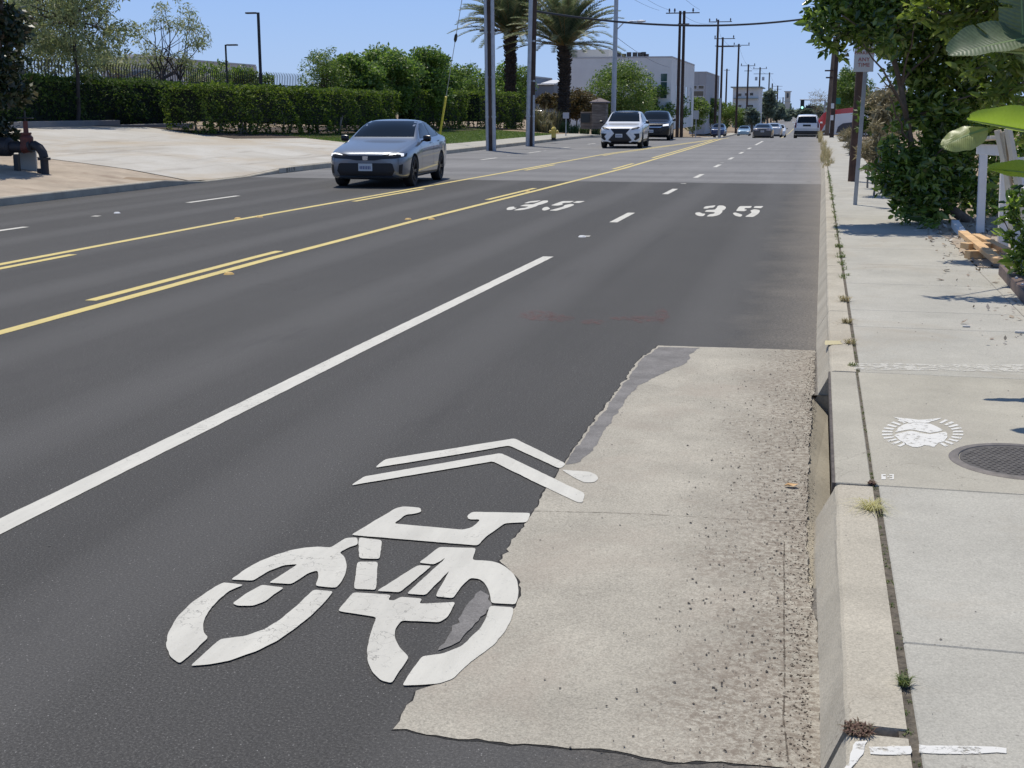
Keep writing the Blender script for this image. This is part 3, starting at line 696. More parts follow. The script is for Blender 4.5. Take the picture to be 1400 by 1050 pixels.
# fallen leaf
o = link('fallen_leaf', mesh_np('fallen_leaf', [(-.03, 0, 0), (-.012, .018, .008), (.02, .02, .004), (.035, -.002, .012), (.012, -.018, .004), (-.01, -.014, .01)], [(0, 1, 2, 3), (0, 3, 4, 5)], mat('dry_leaf', (.58, .36, .16), .7)), None, at(1081, 664, .012)); tag(o, 'small tan fallen leaf on the gritty concrete by the kerb', 'leaf')
# ------------------------------------------------------------------ vehicles
def shell(st, sub=2):
    V = []; K = 0
    for (y, zc, zb, w, wr, z0) in st:
        dz = zc-zb; cab = max(0, min(1, (dz-.12)/.2))
        half = [(0, z0), (w*.55, z0), (w*.90, z0+.01), (w*.965, z0+.07), (w*.995, z0+(zb-z0)*.36), (w*1.0, z0+(zb-z0)*.66), (w*.985, zb-.075), (w*.955, zb-.012), (w*.935-.01, zb+.012+.0*dz),
                (w*.935+(wr-w*.935)*.55, zb+dz*(.55 if cab else .62)), (wr+.02, zc-.05*cab-.012-.02*(1-cab)), (wr-.06, zc-.022*cab-.005), (wr*.5, zc-.004), (0, zc)]
        ring = [(x, y, z) for x, z in half]+[(-x, y, z) for x, z in half[-2:0:-1]]
        K = len(ring); V += ring
    n = len(st); Fc = [(i*K+k, i*K+(k+1) % K, (i+1)*K+(k+1) % K, (i+1)*K+k) for i in range(n-1) for k in range(K)]
    for b, fl in ((0, 1), ((n-1)*K, 0)):       # end caps as quad strips
        h = K//2
        for k in range(h):
            a = (b+k, b+k+1, b+K-k-1 if k+1 < h else b+k+1, b+(K-k) % K)
            f = []
            for i in a:
                if i not in f: f.append(i)
            if len(f) > 2: Fc.append(tuple(f) if fl else tuple(f[::-1]))
    me = bpy.data.meshes.new('tmp'); me.from_pydata(V, [], Fc); me.update()
    bm = bmesh.new(); bm.from_mesh(me); bmesh.ops.recalc_face_normals(bm, faces=bm.faces); bm.to_mesh(me); bm.free()
    o = bpy.data.objects.new('tmp', me); C.objects.link(o)
    md = o.modifiers.new('s', 'SUBSURF'); md.levels = sub; md.render_levels = sub
    return o
def cyl_obj(x0, x1, y, z, r):
    t = MB(); t.lathe([(0, x0), (r, x0), (r, x1), (0, x1)], (0, y, z), 'X', 40)
    bm = bmesh.new(); me = mesh_np('cut', t.V, t.F); bm.from_mesh(me); bmesh.ops.remove_doubles(bm, verts=bm.verts, dist=1e-5); bmesh.ops.recalc_face_normals(bm, faces=bm.faces); bm.to_mesh(me); bm.free()
    o = bpy.data.objects.new('cut', me); C.objects.link(o); return o
def evalmesh(o):
    dg = bpy.context.evaluated_depsgraph_get(); dg.update(); return bpy.data.meshes.new_from_object(o.evaluated_get(dg))
class Car:
    def __init__(s, name, label, loc, yaw, st, wb, fo, wr, paint, cat='car', group=None, tyre_w=.215, cladding=None):
        s.root = thing(name, label, cat, loc, yaw, group); s.st = st; s.W = max(q[3] for q in st)
        o = shell(st); s.me0 = evalmesh(o); s.bvh = BVHTree.FromPolygons([v.co[:] for v in s.me0.vertices], [p.vertices[:] for p in s.me0.polygons])
        cuts = []
        for y in (fo, fo+wb):
            for sx in (-1, 1):
                a, b = sorted((sx*(s.W-.30), sx*(s.W+.2))); cuts.append(cyl_obj(a, b, y, wr, wr+.045))
        for c in cuts:
            md = o.modifiers.new('b', 'BOOLEAN'); md.object = c; md.operation = 'DIFFERENCE'; md.solver = 'EXACT'
        me = evalmesh(o)
        for c in cuts: bpy.data.objects.remove(c)
        bpy.data.objects.remove(o)
        me.name = 'body'; me.materials.clear(); me.materials.append(paint); me.polygons.foreach_set('use_smooth', [True]*len(me.polygons)); me.set_sharp_from_angle(angle=math.radians(38))
        s.body = link('body', me, s.root)
        t = MB()
        t.box((0, fo+wb/2, wr+.02), (2*(s.W-.28), wb+2*wr*.95, 2*wr*.6))
        t.build('underbody', M['black'], s.root)
        for y in (fo, fo+wb):
            for sx in (-1, 1):
                w = thing_part('wheel', s.root, (sx*(s.W-.015-tyre_w/2), y, wr))
                h = tyre_w/2; t = MB(); t.lathe([(wr*.66, -h*.8), (wr*.70, -h), (wr*.93, -h), (wr, -h*.72), (wr, h*.72), (wr*.93, h), (wr*.70, h), (wr*.66, h*.8)], (0, 0, 0), 'X', 32); t.build('tyre', M['rubber'], w, True)
                t = MB(); t.lathe([(wr*.67, h*.75*sx), (wr*.62, h*.7*sx), (wr*.60, h*.2*sx), (0, h*.1*sx)], (0, 0, 0), 'X', 32)
                for k in range(5):
                    a = 2*PI*k/5
                    for da in (-.13, .13): t.bar((h*.62*sx, .05*math.cos(a), .05*math.sin(a)), (h*.72*sx, wr*.65*math.cos(a+da), wr*.65*math.sin(a+da)), .035, .03)
                t.lathe([(0, h*.8*sx), (.045, h*.78*sx), (.06, h*.5*sx)], (0, 0, 0), 'X', 12)
                t.build('rim', M['rim'], w, True)
    def hit(s, axis, a, b):
        if axis == 'F': o, d = Vector((a, -3, b)), Vector((0, 1, 0))
        elif axis == 'B': o, d = Vector((a, 12, b)), Vector((0, -1, 0))
        elif axis == 'L': o, d = Vector((4, a, b)), Vector((-1, 0, 0))
        elif axis == 'T': o, d = Vector((a, b, 5)), Vector((0, 0, -1))
        else: o, d = Vector((-4, a, b)), Vector((1, 0, 0))
        h = s.bvh.ray_cast(o, d)
        if h[0] is None:
            h = s.bvh.find_nearest(o+d*3)
        return h[0], h[1]
    def decal(s, name, polys, axis, m, off=.006, res=.06, parent=None, thick=0, flat=False):
        V = []; Fc = []
        for poly in polys:
            v, f = cdt(poly, res); b = len(V)
            hs = [s.hit(axis, p.x, p.y) for p in v]
            if flat:
                dd = {'F': 1, 'B': 1, 'L': 0, 'R': 0, 'T': 2}[axis]; e = (min if axis in 'FR' else max)(h[0][dd] for h in hs)
                for (h, nn) in hs: h[dd] = e
            dv = {'F': Vector((0, -1, 0)), 'B': Vector((0, 1, 0)), 'L': Vector((1, 0, 0)), 'R': Vector((-1, 0, 0)), 'T': Vector((0, 0, 1))}[axis]
            for h, nn in hs:
                if nn.dot(dv) < 0: nn = -nn
                V.append(h+(dv if flat else (nn*.7+dv*.3).normalized())*off)
            Fc += [tuple(i+b for i in q) for q in f]
        me = mesh_np(name, V, Fc, m, True); bm = bmesh.new(); bm.from_mesh(me); bmesh.ops.remove_doubles(bm, verts=bm.verts, dist=1e-4); bm.faces.index_update(); (biggest(bm) if len(polys) == 1 else None); dv = {'F': Vector((0, -1, 0)), 'B': Vector((0, 1, 0)), 'L': Vector((1, 0, 0)), 'R': Vector((-1, 0, 0)), 'T': Vector((0, 0, 1))}[axis]
        for f in bm.faces:
            f.normal_update()
            if f.normal.dot(dv) < 0: f.normal_flip()
        bm.to_mesh(me); bm.free()
        return link(name, me, parent or s.root)
    def both(s, name, poly, m, **k): return [s.decal(name, [poly], ax, m, **k) for ax in ('L', 'R')]
    def mir(s, name, poly, axis, m, **k): return [s.decal(name, [[(x*sg, z) for x, z in poly]], axis, m, **k) for sg in (1, -1)]
    def seam(s, pts, w=.008, name='door_seam'):
        for ax in ('L', 'R'): s.decal(name, [strip([Vector(p) for p in pts], w)], ax, M['black'], off=.003, res=.12)
    def mirrors(s, y, z, m, x=None):
        for sg in (-1, 1):
            t = MB(); X = (x or s.W*.97); n = 10
            t.lathe([(0, -.0), (.07, .01), (.088, .07), (.075, .15), (0, .165)], (0, 0, 0), 'X', 16)
            t.V = [((p[0]*1.15+X)*sg, y+p[1]*.75, z+p[2]*.85) for p in t.V]
            t.bar((sg*(X-.06), y+.01, z-.07), (sg*(X+.06), y, z-.03), .05, .03)
            t.build('wing_mirror', m, s.root, True)
def thing_part(name, parent, loc):
    o = bpy.data.objects.new(name, None); C.objects.link(o); o.parent = parent; o.location = loc; o.empty_display_size = .1; return o
def text_mesh(name, body, size, m, parent, loc, rot, ext=.002, sx=1.0):
    cu = bpy.data.curves.new(name, 'FONT'); cu.body = body; cu.size = size; cu.align_x = 'CENTER'; cu.align_y = 'CENTER'; cu.extrude = ext; cu.resolution_u = 3
    cu.space_character = 1.05
    o = bpy.data.objects.new(name, cu); C.objects.link(o); me = evalmesh(o); bpy.data.objects.remove(o); me.materials.clear(); me.materials.append(m)
    o = link(name, me, parent, loc); o.rotation_euler = rot; o.scale = (sx, 1, 1); return o
steel = mat('grey_metallic_paint', (.18, .20, .23), .30, .5, coat=1.0)
whitep = mat('white_car_paint', (.74, .75, .76), .3, 0, coat=1.0)
blackp = mat('black_car_paint', (.006, .007, .010), .25, 0, coat=.35, spec=.3)
greyp = mat('dark_grey_car_paint', (.05, .052, .06), .3, .3, coat=1.0)
silverp = mat('silver_car_paint', (.50, .52, .55), .3, .5, coat=1.0)
bluep = mat('pale_blue_car_paint', (.28, .42, .52), .3, .2, coat=1.0)
lampm = mat('headlight_lens', (.35, .37, .40), .1, 0, spec=1)
drl = mat('running_light', (.9, .9, .9), .3, emit=((1, 1, 1), .6))
tail = mat('tail_light', (.30, .01, .012), .15, coat=1)
platew = mat('number_plate', (.62, .63, .62), .5); platet = mat('plate_marks', (.10, .12, .25), .6)
def plate(c, axis, x, z, w=.31, h=.155):
    p = c.decal('number_plate', [[(x-w/2, z-h/2), (x+w/2, z-h/2), (x+w/2, z+h/2), (x-w/2, z+h/2)]], axis, platew, off=.02, flat=True)
    pol = [[(x-w*.40+k*w*.118, z-h*.26), (x-w*.40+k*w*.118+w*.07, z-h*.26), (x-w*.40+k*w*.118+w*.07, z+h*.16), (x-w*.40+k*w*.118, z+h*.16)] for k in range(7)]
    c.decal('plate_marks', pol, axis, platet, off=.024, flat=True, parent=p)
# --- grey sedan, nearest car
SED = [(0, .61, .575, .52, .40, .32), (.025, .70, .655, .69, .50, .24), (.12, .755, .71, .82, .60, .18), (.35, .81, .755, .875, .68, .17), (.8, .885, .82, .895, .74, .16), (1.25, .95, .88, .90, .77, .16), (1.5, .995, .915, .90, .765, .16),
       (1.68, 1.085, .925, .90, .735, .16), (2.05, 1.275, .94, .90, .665, .16), (2.38, 1.385, .95, .90, .615, .16), (2.75, 1.415, .96, .90, .60, .16), (3.15, 1.405, .965, .90, .595, .16), (3.55, 1.345, .98, .90, .59, .16), (3.95, 1.20, .995, .89, .60, .17), (4.25, 1.075, 1.0, .87, .62, .19), (4.5, 1.035, .99, .84, .62, .23), (4.63, .99, .94, .79, .58, .28), (4.675, .88, .84, .70, .52, .36)]
def sedan_details(c, mirror=True):
    c.decal('windscreen', [[(-.70, 1.035), (.70, 1.035), (.60, 1.31), (.55, 1.365), (-.55, 1.365), (-.60, 1.31)]], 'F', M['glass'], res=.08)
    c.decal('rear_window', [[(-.60, 1.09), (.60, 1.09), (.50, 1.33), (-.50, 1.33)]], 'B', M['glass'], res=.08)
    c.both('side_window', [(1.78, 1.0), (2.72, 1.01), (2.72, 1.33), (2.40, 1.31), (2.1, 1.20)], M['glass'], res=.08)
    c.both('side_window', [(2.79, 1.01), (3.5, 1.03), (3.62, 1.17), (3.4, 1.27), (3.1, 1.33), (2.79, 1.335)], M['glass'], res=.08)
    c.both('side_window', [(3.56, 1.03), (3.9, 1.06), (3.68, 1.16)], M['glass'], res=.08)
    c.seam([(1.62, .98), (1.55, .7), (1.6, .28)]); c.seam([(2.75, 1.0), (2.75, .6), (2.72, .26)]); c.seam([(3.58, 1.02), (3.62, .8), (3.4, .55), (3.35, .27)])
    c.seam([(1.3, .27), (3.3, .25)], .03, 'side_skirt')
    c.both('door_handle', [(2.5, .87), (2.68, .88), (2.68, .91), (2.5, .90)], greyp, off=.02); c.both('door_handle', [(3.35, .90), (3.53, .91), (3.53, .94), (3.35, .93)], greyp, off=.02)
    if mirror: c.mirrors(1.78, 1.0, blackp)
c = Car('parked_sedan', 'metallic grey four door saloon driving towards the camera, nearest of the cars', (0, 0, 0), 0, SED, 2.735, .89, .33, steel)
c.root.name = 'grey_sedan'; c.root.scale = (1, 1, 1.03)
c.root.location = (-9.50, 26.6, 0); c.root.rotation_euler = (0, 0, math.radians(4))
sedan_details(c)
g_ = c.decal('upper_grille', [[(-.44, .655), (-.36, .60), (-.20, .575), (.20, .575), (.36, .60), (.44, .655), (.40, .675), (-.40, .675)]], 'F', M['black'], off=.008, res=.05)
c.mir('headlight', [(.36, .60), (.66, .615), (.84, .65), (.84, .715), (.70, .735), (.46, .70), (.36, .675)], 'F', M['black'], off=.009, res=.05)
c.mir('running_light', [(.52, .69), (.70, .722), (.80, .712), (.805, .66), (.765, .655), (.755, .69), (.69, .70), (.52, .675)], 'F', drl, off=.015, res=.04)
c.decal('lower_grille', [[(-.60, .50), (-.56, .52), (.56, .52), (.60, .50), (.64, .36), (.58, .26), (-.58, .26), (-.64, .36)]], 'F', M['black'], off=.008, res=.06)
c.decal('chin_trim', [[(-.66, .235), (.66, .235), (.60, .256), (-.60, .256)]], 'F', M['chrome'], off=.02, res=.06)
c.mir('bumper_vent', [(.73, .48), (.80, .50), (.78, .30), (.72, .30)], 'F', M['black'], off=.008, res=.06)
plate(c, 'F', 0, .435)
em_ = c.decal('badge', [strip([Vector(p) for p in ((-.05, .585), (-.058, .66), (.058, .66), (.05, .585), (-.05, .585))], .010)], 'F', M['chrome'], off=.022, flat=True)
c.decal('badge_letter', [[(-.035, .595), (-.022, .595), (-.020, .618), (.020, .618), (.022, .595), (.035, .595), (.040, .65), (.027, .65), (.024, .628), (-.024, .628), (-.027, .65), (-.040, .65)]], 'F', M['chrome'], off=.022, flat=True, parent=em_)
# --- SUVs
SUV = [(0, .72, .66, .60, .46, .36), (.03, .86, .78, .78, .58, .27), (.14, .95, .88, .88, .68, .24), (.4, 1.0, .94, .92, .74, .22), (.9, 1.05, .98, .93, .78, .21), (1.3, 1.09, 1.02, .93, .79, .21), (1.5, 1.17, 1.03, .93, .77, .21),
       (1.85, 1.40, 1.05, .93, .71, .21), (2.2, 1.585, 1.06, .93, .67, .21), (2.6, 1.64, 1.07, .93, .65, .21), (3.2, 1.635, 1.09, .93, .64, .21), (3.8, 1.58, 1.12, .92, .62, .22), (4.2, 1.47, 1.13, .90, .60, .24), (4.5, 1.20, 1.12, .87, .60, .27), (4.62, 1.06, .98, .82, .60, .31), (4.66, .90, .85, .74, .52, .38)]
def suv_details(c):
    c.decal('windscreen', [[(-.71, 1.16), (.71, 1.16), (.62, 1.50), (.58, 1.57), (-.58, 1.57), (-.62, 1.50)]], 'F', M['glass'], res=.08)
    c.both('side_window', [(1.75, 1.12), (2.7, 1.13), (2.7, 1.54), (2.3, 1.52), (2.0, 1.40)], M['glass'], res=.08)
    c.both('side_window', [(2.77, 1.13), (3.6, 1.17), (3.7, 1.35), (3.5, 1.50), (2.77, 1.54)], M['glass'], res=.08)
    c.both('side_window', [(3.68, 1.19), (4.1, 1.24), (3.95, 1.40), (3.78, 1.42)], M['glass'], res=.08)
    c.seam([(1.55, 1.1), (1.5, .8), (1.55, .32)]); c.seam([(2.73, 1.12), (2.73, .6), (2.70, .32)]); c.seam([(3.62, 1.15), (3.6, .9), (3.4, .65), (3.35, .34)])
    c.seam([(1.25, .33), (3.4, .33)], .12, 'side_cladding')
    c.both('door_handle', [(2.48, .97), (2.66, .98), (2.66, 1.01), (2.48, 1.0)], greyp, off=.02)
    c.mirrors(1.75, 1.13, blackp, .95)
c = Car('white_suv', 'white sport utility car with big black pinched grille driving towards the camera', (-8.52, 57.2, 0), math.radians(2), SUV, 2.69, .95, .37, whitep)
suv_details(c)
c.decal('roof_panel', [[(-.55, 2.3), (.55, 2.3), (.52, 3.9), (-.52, 3.9)]], 'T', blackp, res=.15)
c.decal('grille', [[(-.44, .86), (-.26, .66), (-.52, .36), (-.36, .30), (.36, .30), (.52, .36), (.26, .66), (.44, .86)]], 'F', M['black'], off=.01, res=.06)
c.mir('grille_surround', [(.50, .84), (.44, .84), (.30, .67), (.56, .37), (.40, .29), (.44, .26), (.66, .36), (.38, .67)], 'F', mat('bright_white_trim', (.82, .82, .82), .3), off=.018, res=.05)
c.mir('headlight', [(.46, .80), (.78, .86), (.86, .90), (.78, .94), (.52, .865)], 'F', M['black'], off=.011, res=.05)
c.mir('bumper_vent', [(.60, .64), (.84, .66), (.84, .46), (.70, .36), (.60, .38), (.70, .52)], 'F', M['black'], off=.012, res=.05)
c.decal('chin_trim', [[(-.8, .24), (.8, .24), (.78, .30), (-.78, .30)]], 'F', M['black'], off=.01)
plate(c, 'F', -.05, .56)
c = Car('black_suv', 'black sport utility car with a bright headlight, following the white one', (-8.95, 72.6, 0), math.radians(3), SUV, 2.69, .95, .37, blackp)
suv_details(c)
c.decal('grille', [[(-.42, .84), (-.30, .56), (.30, .56), (.42, .84)]], 'F', M['black'], off=.01)
c.decal('grille_trim', [[(-.55, .80), (-.40, .72), (.40, .72), (.55, .80), (.38, .76), (-.38, .76)]], 'F', M['chrome'], off=.018)
c.mir('headlight', [(.52, .78), (.84, .82), (.84, .92), (.52, .88)], 'F', mat('lit_headlight', (.85, .87, .9), .2, emit=((1, 1, 1), .6)), off=.012)
plate(c, 'F', -.15, .52)
# --- cars beyond the crest
def far_car(name, lab, p, yaw, st, paint, wr=.34, fo=.9, wb=2.75, sc=1.0, rear=False, suvd=False):
    c = Car(name, lab, p, yaw, st, wb, fo, wr, paint); c.root.scale = (sc, sc, sc)
    return c
p = atY(1042, 186, 118); p.z = gz(118)
c = far_car('dark_sedan', 'dark grey saloon seen from behind just past the crest', (p.x, p.y+4.67, p.z), PI, SED, greyp)
sedan_details(c, False)
c.mir('tail_light', [(.78, .93), (.40, .90), (.30, .84), (.62, .82), (.80, .86)], 'B', mat('lit_tail_light', (.6, .5, .5), .2), off=.012, res=.05)
plate(c, 'B', 0, .74)
p = atY(1056, 186, 133); p.z = gz(133)
c = far_car('silver_sedan', 'silver saloon half hidden behind the dark one', (p.x, p.y+4.67, p.z+.22), PI, SED, silverp); sedan_details(c)
p = atY(1016, 186, 190); p.z = gz(190)
c = far_car('pale_blue_car', 'small pale blue car coming up the far slope on the left', (p.x, p.y, p.z+.35), 0, SED, bluep); sedan_details(c)
c.mir('headlight', [(.46, .62), (.80, .64), (.80, .72), (.5, .69)], 'F', drl, off=.012)
p = atY(1064, 180, 170); p.z = gz(170)
c = far_car('white_van', 'tiny white car coming over the far rise in the centre', (p.x, p.y, p.z+.2), 0, SUV, whitep); suv_details(c)
BIG = [(0, .85, .80, .60, .45, .40), (.04, 1.02, .95, .85, .6, .34), (.15, 1.15, 1.08, .95, .7, .30), (.6, 1.2, 1.12, .99, .78, .30), (1.1, 1.25, 1.16, 1.0, .78, .30), (1.3, 1.34, 1.17, 1.0, .75, .30),
       (1.7, 1.68, 1.18, 1.0, .72, .30), (2.0, 1.86, 1.18, 1.0, .71, .30), (2.4, 1.90, 1.18, 1.0, .71, .30), (3.5, 1.92, 1.18, 1.0, .71, .30), (4.5, 1.90, 1.18, 1.0, .71, .30), (4.85, 1.84, 1.18, .99, .70, .30), (5.0, 1.55, 1.17, .98, .76, .32), (5.09, 1.25, 1.14, .97, .78, .36), (5.14, 1.0, .95, .9, .7, .42)]
p = atY(1102.5, 186, 104); p.z = gz(104)+.05
c = far_car('silver_van', 'white boxy sport utility wagon seen from behind in the right lane', (p.x, p.y+5.1, p.z-.02), PI, BIG, whitep, wr=.39, fo=1.0, wb=2.95)
c.root.name = 'white_wagon'
c.decal('rear_window', [[(-.74, 1.26), (.74, 1.26), (.66, 1.76), (-.66, 1.76)]], 'B', M['glass'])
c.decal('rear_bumper', [[(-.93, .40), (.93, .40), (.93, .66), (-.93, .66)]], 'B', M['black'], off=.03)
c.decal('bumper_top', [[(-.93, .68), (.93, .68), (.93, .84), (-.93, .84)]], 'B', silverp, off=.02)
c.mir('tail_light', [(.93, .90), (.80, .90), (.78, 1.5), (.86, 1.5)], 'B', mat('tail_dark', (.10, .01, .015), .2), off=.012)
c.decal('number_plate', [[(-.30, 1.0), (.30, 1.0), (.30, 1.14), (-.30, 1.14)]], 'B', M['black'], off=.012)
c.both('side_window', [(1.7, 1.26), (4.6, 1.26), (4.4, 1.74), (2.1, 1.74)], M['glass'])
c.mirrors(1.6, 1.25, whitep, 1.0)
# blue bin / car among the trees by the far poles
p = atY(987, 185, 172); p.z = gz(172)
c = far_car('blue_car', 'blue car parked beneath the trees by the far poles', (p.x-.6, p.y, p.z+.3), 0, SUV, mat('blue_car_paint', (.02, .05, .14), .3, coat=1)); suv_details(c)
# red and white bus-like truck crossing at the side street
def truck():
    Y = 108; z0 = gz(Y); a = atY(1117.5, 185, Y)
    o = thing('red_white_truck', 'red and white truck with a round dark window turning at the side street', 'truck', (a.x, Y, z0))
    k = 1750/Y
    def prof(P): return [((x-1117.5)/k, (187-y)/k) for x, y in P]
    def ext(P, name, m, y0, y1, bev=.0):
        P = prof(P) if not isinstance(P[0][0], float) else P
        n = len(P); t = MB(); t.add([(x, y0, z) for x, z in P]+[(x, y1, z) for x, z in P], [tuple(range(n)), tuple(range(n, 2*n))[::-1]]+[(i, (i+1) % n, n+(i+1) % n, n+i) for i in range(n)])
        return t.build(name, m, o, bevel=bev)
    red = mat('red_truck_paint', (.55, .025, .03), .3, coat=1); 
    ext([(1119, 180), (1117.5, 170), (1118.5, 161), (1124, 153), (1132, 149.5), (1160, 146), (1195, 144.5), (1195, 181)], 'body', whitep, 0, 2.3, .05)
    ext([(1119, 172), (1117, 168), (1118, 161), (1124, 152.4), (1132, 148.9), (1160, 145.4), (1196, 144), (1196, 150), (1160, 152), (1137, 154), (1131, 160), (1126, 168), (1121, 178)], 'red_band', red, -.012, 2.312)
    ext([(1119.5, 164), (1121, 159), (1125, 156.5), (1128, 158), (1127, 165), (1122, 168)], 'side_window', M['glass'], -.03, 2.33)
    ext([(1141, 178), (1143, 170), (1149, 165.5), (1170, 163), (1195, 162), (1195, 178)], 'lower_panel', mat('dark_grey_panel', (.06, .06, .075), .4), -.02, 2.32)
    for x_ in (1127, 1178):
        for y_ in (.1, 2.2):
            w = thing_part('wheel', o, ((x_-1117.5)/k, y_, .4)); t = MB(); t.lathe([(.2, -.12), (.36, -.12), (.4, -.08), (.4, .08), (.36, .12), (.2, .12)], (0, 0, 0), 'Y', 24); t.build('tyre', M['rubber'], w)
            t = MB(); t.lathe([(0, -.1), (.21, -.08), (.21, .08), (0, .1)], (0, 0, 0), 'Y', 16); t.build('rim', M['rim'], w)
truck()
# ------------------------------------------------------------------ left side: kerb, pavement, driveway, lawn
def lk_profile(z, h): return [(LK-.15, z-.1), (LK-.15, z+h), (LK-.02, z+h), (LK-.005, z+h-.02), (LK+.005, z-.3)]
t = MB()
def kh(Y): return interp(Y, [(26, .15), (28, .03), (30.4, .03), (33.2, .15)])
ys = [8, 12, 16, 20, 24, 26, 27, 28, 30.4, 31.5, 33.2, 36, 40, 45, 50, 56, 62, 70, 76, 84, 92, 105, 121, 160, 197, 250, 300, 450]
extrude(t, [(y, lk_profile(gz(y), kh(y))) for y in ys]); struct(t.build('left_kerb', M['kerb'], smooth=False))
def Gl(X, Y): return G(X, Y)
def lsheet(name, x0, x1, y0, y1, m, dz, sx=.8, sy=2.5, zf=None):
    nx = max(2, int((x1-x0)/sx)); ny = max(2, int((y1-y0)/sy))
    return struct(grid_sheet(name, [x0+(x1-x0)*i/nx for i in range(nx+1)], [y0+(y1-y0)*j/ny for j in range(ny+1)], lambda x, y: (zf or Gl)(x, y)+dz, m))
lsheet('left_pavement', -15.5, LK-.16, 33.3, 240, M['walk'], .025)
lsheet('driveway', -24.2, LK-.155, 27.4, 47.5, M['drive'], .03, .5, 1.0)
lsheet('dirt_verge', -24, LK-.155, 10, 27.6, M['dirt'], .02)
lsheet('mulch_bed', -28, -19.0, 40.3, 56, M['mulch'], .045, .5)
lsheet('mulch_bed', -28, -19.6, 56, 96, M['mulch'], .05, .5)
grass_base = mat('lawn', (.085, .13, .030), .95, var=.25, scale=1.2)
lsheet('lawn_base', -21.5, -15.5, 46.5, 78, grass_base, .03)
V = []; Fc = []; n = 26000
xs = RNG.uniform(-21, -15.5, n); yy = 46.5+31*RNG.random(n)**1.2
P = np.stack([xs, yy, np.array([G(a, b)+.03 for a, b in zip(xs, yy)])], 1)
th = RNG.uniform(0, 6.28, n); hh = RNG.uniform(.03, .07, n)[:, None]; wd = np.stack([np.cos(th), np.sin(th), th*0], 1)*.018
tp = np.stack([RNG.normal(size=n)*.02, RNG.normal(size=n)*.02, th*0], 1)+hh*np.array([0, 0, 1])
V = np.stack([P-wd, P+wd, P+tp], 1).reshape(-1, 3); Fc = (np.arange(n)*3)[:, None]+np.array([[0, 1, 2]])
o = link('lawn_grass', mesh_np('lawn_grass', V, Fc, leaf_mat('lawn_blades', [(.09, .14, .03), (.14, .20, .045), (.19, .23, .07)], .3, .6))); tag(o, 'bright green mown grass on the bank beside the far pavement', 'grass', kind='stuff')
# kerb number painted on the flare
kn = link('kerb_number', mesh_np('kerb_number', [(LK+.012, 32.2, .015), (LK+.012, 33.9, .015), (LK+.012, 33.9, .135), (LK+.012, 32.2, .135)], [(0, 1, 2, 3)], M['walk'])); tag(kn, 'house number painted in dark figures on the far kerb', 'kerb number')
text_mesh('figures', '8119', .16, M['black'], kn, (LK+.016, 33.0, .075), (PI/2, 0, PI/2), .001, 1.9)
# concrete retaining wall under the far hedge
t = MB()
for y0, y1 in ((30, 36), (36, 42), (42, 47.6)):
    z0 = min(G(-24.2, y0), G(-24.2, y1))-.2; t.box((-24.3, (y0+y1)/2, z0+.20), (.3, y1-y0-.01, .52))
o = t.build('retaining_wall', M['wallc'], bevel=.015); tag(o, 'low grey concrete retaining wall under the far left hedge', 'wall')
